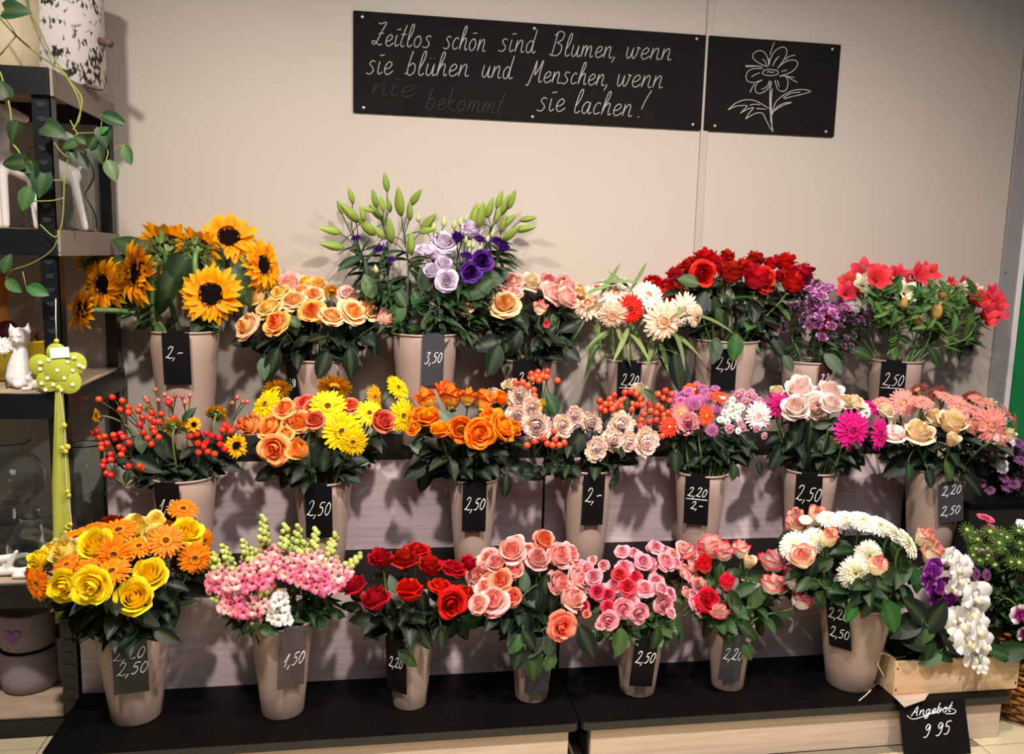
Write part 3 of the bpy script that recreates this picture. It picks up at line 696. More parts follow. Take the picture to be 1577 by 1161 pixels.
# ------------------------------------------------------------------ buckets and price cards
class Bucket: pass
def bucket(mx, my, wpx, Y, ztread, label, bot=.7, group='taupe flower buckets'):
    b = Bucket(); k = ppm(at(mx, my, Y)); b.rt = wpx/2/k; b.rb = b.rt*bot
    p = at(mx, my, Y-b.rt); q = at(mx, my, Y); b.x = q.x; b.y = Y; b.z0 = ztread; b.z1 = p.z; b.h = b.z1-b.z0
    h = b.h; rt, rb = b.rt, b.rb; th = .0035
    t = empty('flower_bucket', (b.x, Y, ztread)); tag(t, label, 'bucket', group)
    mb = MB(); pr = [(rb*.96, 0), (rb, .004)]+[(rb+(rt-rb)*s_, .004+(h-.004)*s_) for s_ in (.25, .5, .75, .97)]
    mb.lathe(pr+[(rt-th, h*.985), (rb-th, .012), (.0008, .01)], 36); mb.build('body', M_VASE, t)
    mb = MB(); mb.lathe([(rt*.99, h-.008), (rt+.003, h-.006), (rt+.0035, h-.001), (rt+.001, h), (rt-th, h-.002), (rt-th, h-.007)], 36, closed=True); mb.build('rim', M_VASE, t)
    b.my = my; b.obj = t; b.things = []; return b
def card(b, cpx, top, w, h, lines, label, tilt=0, mat=None, size=1.35, line_under=False, xoff=0):
    """price card hung over the rim; cpx,top,w,h in pixels"""
    mat = mat or M_CARD; k = ppm((b.x, b.y-b.rt, b.z1)); W, H = w/k, h/k
    dx = at(cpx, top, b.y-b.rt).x-b.x; a = math.asin(max(-.85, min(.85, dx/b.rt))); nx, ny = math.sin(a), -math.cos(a)
    slope = math.atan2(b.rt-b.rb, b.h); n = Vector((nx*math.cos(slope), ny*math.cos(slope), -math.sin(slope))).normalized()
    X = Vector((-ny, nx, 0)); Yv = n.cross(X).normalized()
    if Yv.z < 0: Yv = -Yv
    Rm = Matrix.Rotation(tilt, 3, n); X = Rm @ X; Yv = Rm @ Yv
    gap = .006+W*W/8/b.rt*.35
    ztop = at(cpx, top, b.y-b.rt).z
    r_here = b.rb+(b.rt-b.rb)*min(1, (ztop-b.z0)/b.h)
    O = Vector((b.x+nx*(r_here+gap), b.y+ny*(r_here+gap), ztop)); t = empty('price_card', O); tag(t, label, 'price card', 'chalk price cards on the buckets')
    m4 = Matrix.Identity(4)
    for i in range(3): m4[i][0] = X[i]; m4[i][1] = -n[i]; m4[i][2] = Yv[i]
    o = MB().box((-W/2, -.0015, -H), (W/2, .0015, 0)).build('panel', mat, t, False); o.matrix_local = m4
    o = MB().box((-W*.3, .001, -.03), (W*.3, .012+gap, .004)).box((-W*.3, .010+gap, -.03), (W*.3, .013+gap, .004)).build('hanger', mat, t, False); o.matrix_local = m4 @ Matrix.Translation((0, -.0, 0))
    mb = MB()
    for (txt, fx, fy, fw) in lines:          # position of the line start and its width as shares of the card
        write(mb, txt, Vector((-W/2+fx*W, -.0022, -fy*H)), Vector((1, 0, .06)).normalized(), Vector((0, 0, 1)), size*fw*W/max(2, len(txt))*1.05, fw*W, .25, .0012)
        if line_under: mb.tube([(-W/2+fx*W*.6, -.0022, -fy*H-.008), (-W/2+(fx+fw*1.05)*W, -.0022, -fy*H-.006)], .0012, 4); line_under = False
    o = mb.build('lettering', M_CHALKW, t); o.matrix_local = m4; o['kind'] = 'stuff'
    return t

# ------------------------------------------------------------------ bunches
ORD = 'first second third fourth fifth sixth seventh eighth ninth tenth eleventh twelfth thirteenth fourteenth fifteenth sixteenth seventeenth eighteenth nineteenth twentieth'.split()
FLAGS = {'f': (.15, -1, .05), 'u': (.3, -.35, .9), 'l': (-.85, -.5, .1), 'r': (.85, -.5, .1), 'b': (.25, .8, .45), 's': (.45, -.04, 1), 'd': (.2, -.85, -.4)}
def bez(a, b, c, d, n=10):
    return [a*(1-t)**3+b*3*t*(1-t)**2+c*3*t*t*(1-t)+d*t**3 for t in [i/n for i in range(n+1)]]
class Head: pass
def bunch(B, heads, where, spec, dome=(.09, -.13), leaf='rose', nleaf=4, leafsize=(.055, .085), extra_leaves=(), stem=M_STEMD, stemr=.0028, leafspan=(.12, .8), ymax=-.05, seed=1):
    """heads: (px, py, d_px, code, flags, spray id or None). spec[code] -> (thing name, label noun, category, group)"""
    random.seed(seed*13+5)
    H = []
    ys = [h[1] for h in heads]; y0, y1 = min(ys), max(ys); xs = [h[0] for h in heads]; xc = (min(xs)+max(xs))/2; xr = max(30, (max(xs)-min(xs))/2)
    for h in heads:
        o = Head(); o.px, o.py, o.d, o.code = h[:4]; o.fl = h[4] if len(h) > 4 else ''; o.spray = h[5] if len(h) > 5 else None
        v = (o.py-y0)/max(1, y1-y0); u = (o.px-xc)/xr
        o.u, o.v = u, v; o.Y = min(ymax, B.y+dome[0]+(dome[1]-dome[0])*v+.04*u*u+U(-.012, .012)); H.append(o)
    def upd(o): o.p = at(o.px, o.py, o.Y); o.D = o.d/ppm(o.p)
    for o in H: upd(o)
    for it in range(25):                      # heads that would run into each other step apart in depth
        for i in range(len(H)):
            for j in range(i):
                a, b = H[i], H[j]; g = (a.p-b.p).length; need = .42*(a.D+b.D)
                if a.d < 14 or b.d < 14: need *= .7
                if g < need:
                    s_ = (need-g)*.25
                    if a.Y > b.Y: a, b = b, a
                    a.Y = max(B.y+dome[1]-.09, a.Y-s_); b.Y = min(ymax, B.y+dome[0]+.07, b.Y+s_); upd(a); upd(b)
    for o in H:
        k = PROTO[o.code][0]
        base = Vector((o.u*.6, -.5, .74-.3*o.v)) if k == 'rose' else Vector((o.u*.45, -.85, .38-.35*o.v)) if k != 'small' else Vector((o.u*.6, -.45+.2*o.v*-1, .8-.3*o.v))
        base += Vector((U(-.15, .15), U(-.1, .1), U(-.12, .12)))
        fl = [c for c in o.fl if c in FLAGS]
        if fl:
            f = Vector((0, 0, 0))
            for c in fl: f += Vector((FLAGS[c][0]*(o.u if c in 'ubfds' else 1), FLAGS[c][1], FLAGS[c][2]))
            base = f.normalized()+base*.12
        o.n = base.normalized()
    # group into things
    groups = {}
    for i, o in enumerate(H): groups.setdefault(('s', o.spray) if o.spray is not None else ('h', i), []).append(o)
    order = {}
    for key, hs in groups.items():
        order.setdefault(spec[hs[0].code][:2], []).append((sum(h.px for h in hs)/len(hs), key))
    for k in order: order[k].sort(key=lambda t: t[0])
    rank = {key: (i, len(v)) for k, v in order.items() for i, (_, key) in enumerate(v)}
    for key, hs in groups.items():
        nm, noun, cat, grp = spec[hs[0].code]; i, n = rank[key]
        label = f"{noun} {where}" if n == 1 else f"{noun}, {ORD[min(i, 19)]} from left {where}"
        ctr = sum((h.p for h in hs), Vector())/len(hs); nn = sum((h.n for h in hs), Vector()).normalized()
        rad2 = Vector((ctr.x-B.x, ctr.y-B.y, 0)); rl = min(1, rad2.length/.12); rd = rad2.normalized() if rad2.length > 1e-3 else Vector((1, 0, 0))
        mouth = Vector((B.x, B.y, B.z1))+rd*B.rt*(.25+.5*rl)*U(.8, 1.05)+Vector((U(-.012, .012), U(-.012, .012), 0))
        foot = Vector((B.x, B.y, B.z0+.014))-rd*B.rb*.55*rnd()+Vector((U(-.2, .2), U(-.2, .2), 0))*B.rb
        t = empty(nm, foot); tag(t, label, cat, grp); t['px'] = hs[0].px; del t['px']
        mb = MB(); multi = len(hs) > 1
        sp = spec[hs[0].code]
        sr = stemr*(1.5 if hs[0].code.startswith('sun') and hs[0].code == 'sun' else 1)
        tip = hs[0].p-hs[0].n*hs[0].D*.04 if not multi else ctr-nn*.05+Vector((0, .01, -.03))
        L = (tip-mouth).length
        path = bez(mouth, mouth+(Vector((0, 0, 1))*.75+rd*.5*rl).normalized()*L*.42, tip-(nn if not multi else Vector((rd.x*.3, rd.y*.3, .9)))*L*.34, tip)
        mb.tube([foot-foot, mouth-foot]+[p-foot for p in path[1:]], [sr]*(len(path)-1)+[sr, sr*.9], 6)
        if multi:
            for h in hs:
                e = h.p-h.n*h.D*.03; s0 = path[-1 if rnd() < .6 else -3]
                mb.tube([q-foot for q in bez(s0, s0+(tip-path[-3]).normalized()*(e-s0).length*.4, e-h.n*(e-s0).length*.35, e, 5)], sr*.55, 5)
        mb.build('stem', stem, t)
        for h in hs:
            typ, pr = PROTO[h.code]; hm = Matrix.Translation(h.p-foot) @ axisz(h.n, U(0, 6.28)) @ S(h.D)
            if typ == 'rose':
                kind = 'b' if 'B' in h.fl else 'o' if 'O' in h.fl else 'h' if 'H' in h.fl else random.choice('oh')
                lift = {'o': .22, 'h': .4, 'b': .42}[kind]*h.D; hm = Matrix.Translation(h.p-foot-h.n*lift) @ axisz(h.n, U(0, 6.28)) @ S(h.D*(1.05 if kind != 'b' else 1.15))
                bl = inst('bloom', random.choice(pr[kind]), t, hm)
                if h.d > 16: inst('calyx', CALYX, bl, Matrix.Translation((0, 0, -.02)))
            elif typ == 'ray':
                for pn, me, lm in random.choice(pr): inst(pn, me, t, hm @ lm)
            else:
                me = random.choice(pr); mdl = .5 if h.code in ('lilybud', 'lisbud', 'albud') else .3
                inst(me.name.split('.')[0], me, t, Matrix.Translation(h.p-foot-h.n*h.D*mdl) @ axisz(h.n, U(0, 6.28)) @ S(h.D))
        lv = LEAF[leaf]; nl = nleaf if not multi else nleaf+2
        for q in range(nl):
            tt = U(*leafspan); pth = path[min(len(path)-2, int(tt*(len(path)-1)))]
            ang = U(0, 6.28); d = Vector((math.cos(ang), math.sin(ang)-.25, 0))+rd*.9*rl; d.z = U(-.75, .35); ln = U(*leafsize)
            if pth.y+d.normalized().y*ln > -.02: d.y = -abs(d.y)
            inst('leaf', random.choice(lv), t, Matrix.Translation(pth-foot) @ frame(d, (U(-.5, .5), U(-.6, .1)-.25, 1)) @ S(ln))
        o = Head(); o.t = t; o.foot = foot; o.path = path; o.px = sum(h.px for h in hs)/len(hs); o.py = sum(h.py for h in hs)/len(hs); B.things.append(o)
    for e in extra_leaves:
        lx, ly, ln, ang, tone = e[:5]; Yl = B.y-B.rt-(e[5] if len(e) > 5 else .02) if (len(e) > 5 or ly > B.my-8) else B.y-B.rt*U(.15, .5)
        p = at(lx, ly, Yl); k = ppm(p); d = _R*math.cos(math.radians(ang))+_D*math.sin(math.radians(ang)); d = (d+Vector((0, -.15, 0))).normalized()
        best = min(B.things, key=lambda o: (o.px-lx)**2+(o.py-ly)**2*.3); l_ = ln/k
        ft = p-d*l_*.5; inst('leaf', random.choice(LEAF[tone]), best.t, Matrix.Translation(ft-best.foot) @ frame(d, (U(-.2, .2), -1, .45)) @ S(l_))
        petiole(best.t, best.foot, ft, min(best.path, key=lambda c: (c-ft).length), d, stem)
def petiole(t, org, ft, c, d, mat, r=.0011):
    g = (c-ft).length
    if g > .006:
        mb = MB(); mb.tube([q-org for q in bez(c, c+(ft-c)*.35+Vector((0, 0, .1*g)), ft-d*.3*g, ft, 5)], r, 4); mb.build('petiole', mat, t)
def zz(ox, oy, s, lst, code=None):
    """pixel list read off a crop: origin ox,oy and scale s"""
    out = []
    for e in lst:
        x, y, d = e[0], e[1], e[2]; rest = list(e[3:])
        if code and (not rest or rest[0] not in PROTO): rest = [code]+rest
        out.append((ox+x*s, oy+y*s, d*s, *rest))
    return out
def sprays(hs, k, sid0, seed=3):
    """share heads out among k stems by nearness"""
    rs = random.Random(seed); pts = np.array([(h[0], h[1]) for h in hs]); c = pts[rs.sample(range(len(pts)), min(k, len(pts)))]
    for _ in range(12):
        a = np.argmin(((pts[:, None]-c[None])**2).sum(-1), 1)
        c = np.array([pts[a == i].mean(0) if (a == i).any() else c[i] for i in range(len(c))])
    out = []
    for h, g in zip(hs, a):
        h = list(h)
        while len(h) < 5: h.append('')
        out.append((*h[:5], sid0+int(g)))
    return out
YB3, YB2, YB1 = -.165, -.435, -.745
def sp(group, **kw):
    return {c: (v[0], v[1], v[2] if len(v) > 2 else 'flower', group) for c, v in kw.items()}
BK = 'taupe plastic flower bucket holding '
# ---- back row
B = bucket(284, 512, 104, YB3, Z3, BK+'big sunflowers in the back row'); 
card(B, 271, 512, 41, 82, [('2,-', .1, .5, .62)], 'black price card reading 2,- under the big sunflowers', size=1.1)
heads = zz(100, 310, .267, [(845,535,345,'sun','f'),(235,480,270,'sun','lf'),(425,420,330,'sun','l'),(590,275,300,'sun','b'),(765,275,230,'sun','b'),(945,215,280,'sun','fu'),(1130,370,260,'sun','r'),(105,625,240,'sun','l'),(165,345,190,'sun','b')])
heads = [(h[0], h[1], h[2]*(1.06 if i == 0 else 1.22), h[3], h[4]) for i, h in enumerate(heads)]
bunch(B, heads, 'in the back-row sunflower bucket', sp('big sunflowers', sun=('sunflower', 'large golden sunflower')), (.03, -.1), 'sun', 5, (.045, .07), [(193,374,52,215,'sun',-.1),(222,490,40,100,'sun'),(270,420,60,120,'sun'),(232,470,55,110,'sun'),(330,405,55,70,'sun'),(370,440,60,60,'sun'),(250,455,60,120,'sun'),(305,405,50,300,'sun'),(190,400,50,200,'sun')], M_STEM, .0058, (.1, .6), -.06, 1)

B = bucket(492, 556, 92, YB3, Z3, BK+'peach roses in the back row')
card(B, 447, 560, 30, 90, [('2,50', .12, .45, .7)], 'tilted black price card on the left of the peach rose bucket', .12)
heads = zz(340, 400, .1902, [(210,535,215,'peach','O'),(450,510,200,'peachO','O'),(385,390,200,'peachY','O'),(290,300,170,'peachY'),(400,205,160,'peachY'),(555,200,180,'pink'),(590,330,185,'peach','O'),(750,285,160,'peach'),(740,420,200,'peachO','O'),(895,455,185,'peach','O'),(690,190,180,'peachY','O'),(790,205,130,'peachY'),(1070,420,215,'peach','O'),(1045,290,195,'pink','O'),(1200,410,165,'peach','O'),(1330,480,165,'pink','H'),(480,265,160,'peachY'),(230,260,150,'peach'),(1235,290,250,'gYel','ru'),(900,260,150,'gAmb','b'),(660,250,130,'peach')])
bunch(B, heads, 'in the back-row peach rose bucket', sp('peach roses and yellow gerberas', peach=('rose', 'peach cream garden rose'), peachO=('rose', 'orange-hearted garden rose'), peachY=('rose', 'pale yellow garden rose'), pink=('rose', 'pale pink garden rose'), gYel=('gerbera', 'bright yellow gerbera'), gAmb=('gerbera', 'dull amber gerbera')), (.07, -.12), 'rosed', 5, (.06, .095), [(434,548,38,100,'grey'),(406,568,34,85,'grey'),(457,548,40,115,'light'),(470,537,32,130,'bright'),(500,520,36,110,'grey'),(522,524,34,60,'grey'),(540,560,46,85,'rosed'),(497,563,44,110,'rosed'),(420,560,50,110,'rosed'),(405,535,40,190,'rosed'),(375,525,40,170,'rosed'),(575,530,40,80,'rosed'),(455,496,30,20,'light')], M_STEMD, .003, (.1, .6), -.05, 2)

B = bucket(655, 516, 101, YB3, Z3, BK+'lily buds and lisianthus in the back row')
card(B, 667, 516, 35, 80, [('3,50', .1, .56, .8)], 'dark price card reading 3,50 under the lily buds', 0, M_CARDG)
o, s = (480, 250), .3186
def lily(pts, sid): return [(*zz(*o, s, [(x, y, d*1.15)], 'lilybud')[0][:4], f, sid) for x, y, d, f in pts]
heads = lily([(190,165,70,'u'),(137,222,60,'u'),(190,250,120,'ul'),(95,330,100,'l'),(105,405,110,'l'),(245,250,70,'u')], 0)+lily([(360,103,80,'u'),(305,180,80,'u'),(340,205,70,'u'),(375,212,60,'u'),(315,245,90,'ul'),(270,315,110,'ul'),(275,230,60,'l')], 1)+lily([(427,200,120,'u'),(500,175,90,'ur'),(475,240,80,'u'),(380,335,110,'u'),(480,400,100,'u'),(560,300,110,'ur'),(555,330,80,'r'),(325,340,80,'ul')], 2)
heads += lily([(905,185,80,'u'),(932,212,90,'u'),(965,185,85,'u'),(858,225,90,'u'),(785,265,110,'u'),(815,262,110,'u'),(945,290,90,'ur'),(898,262,70,'u')], 3)+lily([(1040,275,75,'r'),(1025,322,90,'r'),(960,345,100,'ur'),(925,300,80,'u')], 4)
lis = zz(*o, s, [(705,365,60,'lisP'),(825,475,95,'lisP','Of'),(770,530,90,'lisP','Of'),(750,450,58,'lisP'),(815,370,55,'lisP'),(900,380,60,'lisP'),(925,410,60,'lisP'),(640,385,115,'lisL','O'),(545,420,80,'lisL'),(590,445,70,'lisL'),(640,495,78,'lisL','H'),(578,530,75,'lisL','H'),(655,572,98,'lisL','Of'),(770,332,95,'lisL'),(325,420,50,'lisP'),(215,365,42,'lisP'),(385,470,40,'lisP'),(345,380,32,'lisL')])
bud = zz(*o, s, [(850,370,45),(875,345,45),(760,395,45),(810,425,55),(745,375,45),(640,288,55),(690,300,55),(720,285,55),(747,270,40),(515,268,45),(310,515,50),(610,330,45),(780,400,40),(590,310,50)], 'lisbud')
allL = sprays([(*h[:4], h[4] if len(h) > 4 else 'u') for h in lis+bud], 9, 10)
# a stem is named after its first head: put flowers before buds
heads += allL
bunch(B, heads, 'in the back-row 3,50 bucket', sp('lilies and lisianthus', lilybud=('lily', 'green budded lily stem', 'flower'), lisP=('lisianthus', 'purple lisianthus spray'), lisL=('lisianthus', 'pale lilac lisianthus spray'), lisbud=('lisianthus', 'budded lisianthus spray')), (.06, -.1), 'lily', 24, (.06, .11), [(610,485,45,120,'light'),(568,440,40,250,'light'),(752,430,60,160,'grey'),(735,445,58,150,'mid'),(655,430,45,100,'grey'),(690,455,50,95,'mid'),(648,468,44,60,'bright'),(665,495,36,70,'light'),(690,490,36,110,'light'),(720,470,45,120,'grey'),(615,455,40,240,'mid'),(640,470,45,120,'rosed'),(700,500,40,60,'rosed')], M_STEMD, .0032, (.05, .97), -.05, 3)

B = bucket(817, 557, 84, YB3, Z3, BK+'pale pink roses in the back row')
card(B, 813, 556, 46, 60, [('2,50', .18, .62, .6)], 'black price card under the pale pink roses of the back row')
heads = zz(690, 390, .2536, [(110,320,125,'pink'),(230,250,155,'pink','O'),(345,310,170,'peach','O'),(390,180,150,'pink'),(500,185,130,'cream','H'),(600,185,115,'pinkC','H'),(640,245,160,'pink','O'),(560,345,95,'pinkC','Bs'),(690,190,110,'pinkC'),(720,275,135,'pink'),(795,220,105,'peach'),(400,245,100,'pink'),(730,210,100,'pink'),(595,430,55,'alR','f'),(160,290,110,'pink')])
bunch(B, heads, 'in the back-row pale pink rose bucket', sp('pale pink roses', pink=('rose', 'pale pink rose'), peach=('rose', 'peach rose'), cream=('rose', 'cream rose'), pinkC=('rose', 'cream rose with pink heart'), alR=('alstroemeria', 'small red star flower')), (.06, -.11), 'rosed', 7, (.06, .1), [(835,526,26,200,'bright'),(797,490,20,20,'bright'),(868,532,30,80,'mid'),(750,530,50,170,'rosed'),(770,540,46,120,'rosed'),(760,555,50,110,'rosed'),(855,495,24,70,'light'),(870,540,60,30,'rosed'),(790,530,50,120,'rosed'),(880,500,40,330,'rosed')], M_STEMD, .003, (.1, .85), -.05, 4)

B = bucket(974, 557, 80, YB3, Z3, BK+'cream and red gerberas in the back row')
card(B, 971, 558, 36, 60, [('2,20', .15, .62, .75)], 'black price card under the cream and red gerberas', line_under=True)
heads = zz(690, 390, .2536, [(850,305,240,'gPeach','fu'),(1020,245,252,'gCream','fu'),(1000,370,190,'gPeach','d'),(1105,335,184,'gRed','f'),(1215,255,207,'gCream','fu'),(1375,250,173,'gRed','f'),(1305,405,268,'gPeach','fd'),(1425,335,212,'gCream','fd'),(1470,260,168,'gPeach','r'),(1505,380,145,'gPeach','rd'),(905,210,67,'gRed','u'),(1240,180,134,'gRed','b'),(1320,200,123,'gRed','b')])
bunch(B, heads, 'in the back-row gerbera bucket', sp('cream and red gerberas', gPeach=('gerbera', 'peach cream gerbera'), gCream=('gerbera', 'creamy white gerbera'), gRed=('gerbera', 'vivid red gerbera')), (.05, -.1), 'blade', 2, (.12, .17), [(887,514,52,125,'blade'),(915,540,80,105,'blade'),(963,530,70,110,'blade'),(928,440,60,330,'blade'),(940,430,60,300,'blade'),(960,432,50,230,'blade'),(985,425,50,300,'blade'),(950,430,60,190,'blade'),(1045,575,60,80,'rosed'),(1030,545,60,85,'rosed')], M_STEM, .0034, (.2, .95), -.05, 5)

B = bucket(1118, 526, 98, YB3, Z3, BK+'open red roses in the back row')
card(B, 1118, 540, 38, 62, [('2,50', .18, .5, .78)], 'black price card reading 2,50 under the back-row red roses')
heads = zz(1010, 360, .224, [(130,285,115,'redD','Hs'),(230,215,165,'red','Os'),(325,275,160,'redF','Of'),(345,190,180,'red','Hs'),(490,165,115,'red','Hs'),(445,220,130,'redD','Hs'),(520,275,180,'redD','Hs'),(595,230,130,'red','Hs'),(680,185,135,'red','Hs'),(740,320,165,'redF','Of'),(690,320,190,'red','Hs'),(885,200,150,'red','Hs'),(935,345,170,'red','Hs'),(1010,270,140,'redD','Hs'),(640,255,130,'redD','Hs'),(960,285,140,'red','Hs'),(860,290,100,'redD','Hs'),(790,210,110,'red','Hs')])
bunch(B, heads, 'in the back-row red rose bucket', sp('back-row red roses', red=('rose', 'velvet red rose'), redF=('rose', 'open bright red rose'), redD=('rose', 'dark red rose')), (.06, -.11), 'rose', 7, (.055, .09), [(1060,432,36,200,'light'),(1083,452,40,110,'light'),(1103,472,32,80,'mid'),(1085,474,36,110,'grey'),(1112,490,34,60,'light'),(1102,540,42,95,'grey'),(1132,535,42,100,'bright'),(1143,510,46,110,'light'),(1160,488,46,160,'light'),(1140,452,36,80,'light'),(1150,445,30,30,'light'),(1180,478,40,20,'mid'),(1075,470,50,120,'rosed')], M_STEM, .003, (.05, .9), -.05, 6)

B = bucket(1245, 559, 82, YB3, Z3, BK+'purple statice in the back row')
card(B, 1271, 560, 24, 50, [('2,20', .1, .6, .85)], 'narrow dark red price card on the purple statice bucket', .05, plain('maroon_chalk_card', (58, 16, 22), .55, noise=.3))
r_ = random.Random(4); hs = []
for cx, cy, R_, n, c in ((1258, 452, 26, 16, 'stat'), (1275, 482, 28, 16, 'stat'), (1300, 470, 20, 8, 'stat'), (1262, 478, 20, 8, 'stat'), (1235, 455, 30, 14, 'statL'), (1222, 480, 28, 12, 'statL'), (1312, 500, 34, 14, 'statL'), (1240, 435, 22, 6, 'statL'), (1335, 490, 20, 8, 'statL')):
    for q in range(n): hs.append((cx+r_.gauss(0, .5)*R_, cy+r_.gauss(0, .5)*R_, r_.uniform(15, 21) if c == 'stat' else r_.uniform(9, 14), c, ''))
heads = sprays(hs, 8, 0, 5)+sprays([(1322,470,30,'mumWF','f'),(1343,472,30,'mumWF','fr'),(1330,462,24,'mumWF','u')], 1, 30)+[(1274,492,16,'redD','B'),(1268,508,9,'redD','B')]
bunch(B, heads, 'in the back-row statice bucket', sp('purple statice', stat=('statice', 'purple frilled statice stem'), statL=('statice', 'dusky mauve statice stem'), mumWF=('chrysanthemum', 'white chrysanthemum spray'), redD=('rose', 'tiny red rose bud')), (.05, -.09), 'lily', 8, (.04, .07), [(1195,530,50,240,'rosed'),(1215,560,30,60,'grey'),(1285,560,40,45,'grey'),(1270,455,24,290,'grey')], M_STEMD, .0024, (.02, .7), -.05, 7)

B = bucket(1379, 557, 80, YB3, Z3, BK+'red alstroemeria in the back row')
card(B, 1382, 558, 36, 62, [('2,50', .1, .62, .82)], 'black underlined price card reading 2,50 under the red alstroemeria', line_under=True)
o, s = (1260, 380), .2239
heads = sprays(zz(*o, s, [(310,200,150,'alR'),(400,225,130,'alR'),(460,215,110,'alR'),(545,210,110,'alR'),(210,280,130,'alR'),(190,320,100,'alR'),(690,205,120,'alR'),(740,200,120,'alR'),(1060,355,110,'alR'),(1110,380,110,'alR'),(1180,340,110,'alR'),(1225,400,100,'alR'),(1160,470,110,'alR'),(1235,460,90,'alR'),(995,255,70,'alR'),(905,250,60,'alR'),(310,262,110,'alW'),(600,320,110,'alW'),(985,300,80,'alW'),(1085,310,70,'alW'),(545,280,90,'alW'),(870,305,90,'albud'),(820,440,100,'albud'),(590,385,70,'albud'),(465,440,60,'albud'),(690,500,60,'albud'),(1170,520,60,'alR')]), 11, 0, 2)
al = []
heads = [(h[0], h[1], h[2]*1.6, h[3], 'uff' if h[3] != 'albud' else 'u', h[5]) for h in heads]
rr = random.Random(9)
for q in range(130): al.append((1340+rr.random()*165, 438+rr.random()*66, rr.uniform(18, 32), rr.choice([300, 330, 20, 60, 100, 200, 240, 160, 340]), 'alst', rr.uniform(-.14, .03)))
al += [(1440,550,34,60,'mid'),(1493,505,60,95,'alst'),(1485,540,40,110,'rosed'),(1447,500,34,20,'alst'),(1333,395+18,20,230,'alst'),(1475,470,60,100,'alst'),(1380,440,40,300,'mid'),(1330,545,34,20,'mid'),(1430,425,36,60,'mid')]
bunch(B, heads, 'in the back-row alstroemeria bucket', sp('alstroemeria', alR=('alstroemeria', 'red alstroemeria stem'), alW=('alstroemeria', 'cream alstroemeria stem'), albud=('alstroemeria', 'budded alstroemeria stem')), (.04, -.1), 'alst', 6, (.05, .08), al, M_STEM, .003, (.45, .97), -.05, 8)

# ---- middle row
B = bucket(284, 742, 96, YB2, Z2, BK+'red berries and small sunflowers')
card(B, 258, 745, 40, 85, [('1,50', .12, .55, .85)], 'black price card on the berry and small sunflower bucket')
bx, by, bs = 130, 570, .2154
red = [(205,200),(110,215),(275,225),(260,290),(320,310),(390,295),(485,310),(550,320),(420,345),(475,355),(400,395),(500,375),(495,415),(535,375),(425,450),(505,450),(455,490),(535,485),(480,535),(215,470),(265,460),(225,495),(285,485),(325,525),(255,555),(280,570),(270,610),(170,530),(150,480),(110,490),(130,565),(195,605),(195,645),(150,655),(140,690),(320,690),(395,690),(410,705),(70,455),(195,755),(165,740),(805,465),(755,480),(870,455),(910,475),(960,490),(1000,400),(1030,415),(985,435),(1045,440),(1100,410),(1110,365),(810,530),(865,525),(850,550),(880,590),(930,605),(815,595),(970,535),(1000,570),(640,350),(600,240),(320,270),(130,535),(95,440)]
brn = [(510,145),(440,205),(455,225),(530,220),(575,180),(650,190),(625,220),(700,195),(720,235),(755,185),(765,300),(400,260),(1090,200),(1130,230),(1160,230),(1055,240),(600,205)]
heads = sprays(zz(bx, by, bs, [(x, y, 49) for x, y in red], 'berry'), 12, 0)+sprays(zz(bx, by, bs, [(x, y, 36) for x, y in brn], 'berryB'), 4, 20)
heads += zz(bx, by, bs, [(90,325,115,'sunS','l'),(645,405,190,'sunS','b'),(780,390,120,'sunS','rf'),(945,315,180,'sunS','b'),(1085,540,185,'sunS','fr'),(460,275,70,'sunS','b')])
bunch(B, heads, 'in the middle-row berry bucket', sp('berries and small sunflowers', berry=('hypericum_sprig', 'red hypericum berry sprig', 'berry sprig'), berryB=('hypericum_sprig', 'pale brown hypericum berry sprig', 'berry sprig'), sunS=('sunflower', 'small sunflower')), (.05, -.11), 'rosed', 4, (.045, .07), [(217,683,32,85,'grey'),(225,715,50,20,'rosed'),(255,690,60,60,'rosed'),(270,730,40,190,'rosed'),(305,733,36,0,'rosed'),(300,670,40,40,'mid'),(330,700,50,30,'rosed'),(290,640,30,300,'mid'),(195,735,22,100,'mid'),(235,715,55,100,'rosed'),(310,705,50,80,'rosed'),(350,715,44,20,'rosed')], M_STEMW, .003, (.05, .5), -.28, 9)

B = bucket(498, 746, 88, YB2, Z2, BK+'orange roses and yellow gerberas')
card(B, 491, 748, 41, 84, [('2,50', .03, .58, .9)], 'black price card reading 2,50 under the orange roses and yellow gerberas')
heads = zz(360, 560, .2498, [(115,385,140,'orange','H'),(225,390,165,'orange','O'),(310,275,130,'orange'),(400,365,160,'orange','O'),(250,525,175,'orange','Of'),(415,540,140,'orange','B'),(315,440,110,'orange'),(440,240,120,'coral'),(500,350,110,'coral'),(720,260,120,'coral'),(910,355,140,'coral'),(480,270,100,'coral'),(200,255,240,'gYel','lu'),(265,165,190,'gAmb','b'),(620,150,230,'gAmb','b'),(580,265,235,'gYel','fu'),(670,415,260,'gYel','f'),(735,480,190,'gYel','fd'),(835,305,180,'gYel','fu'),(865,205,160,'gAmb','r'),(1010,150,180,'gYel','ru'),(1040,320,215,'gYel','rf')])
bunch(B, heads, 'in the middle-row orange rose bucket', sp('orange roses and yellow gerberas', orange=('rose', 'soft orange rose'), coral=('rose', 'coral red rose'), gYel=('gerbera', 'bright yellow gerbera'), gAmb=('gerbera', 'amber yellow gerbera')), (.07, -.1), 'rosed', 4, (.055, .085), [(553,710,32,5,'grey'),(410,730,44,160,'rosed'),(425,715,40,100,'rosed'),(455,700,50,110,'rosed'),(480,690,50,90,'rosed'),(530,690,50,60,'rosed'),(440,735,40,120,'rosed'),(432,715,24,100,'light'),(500,700,60,95,'rosed'),(470,715,60,100,'rosed')], M_STEM, .0032, (.1, .7), -.28, 10)

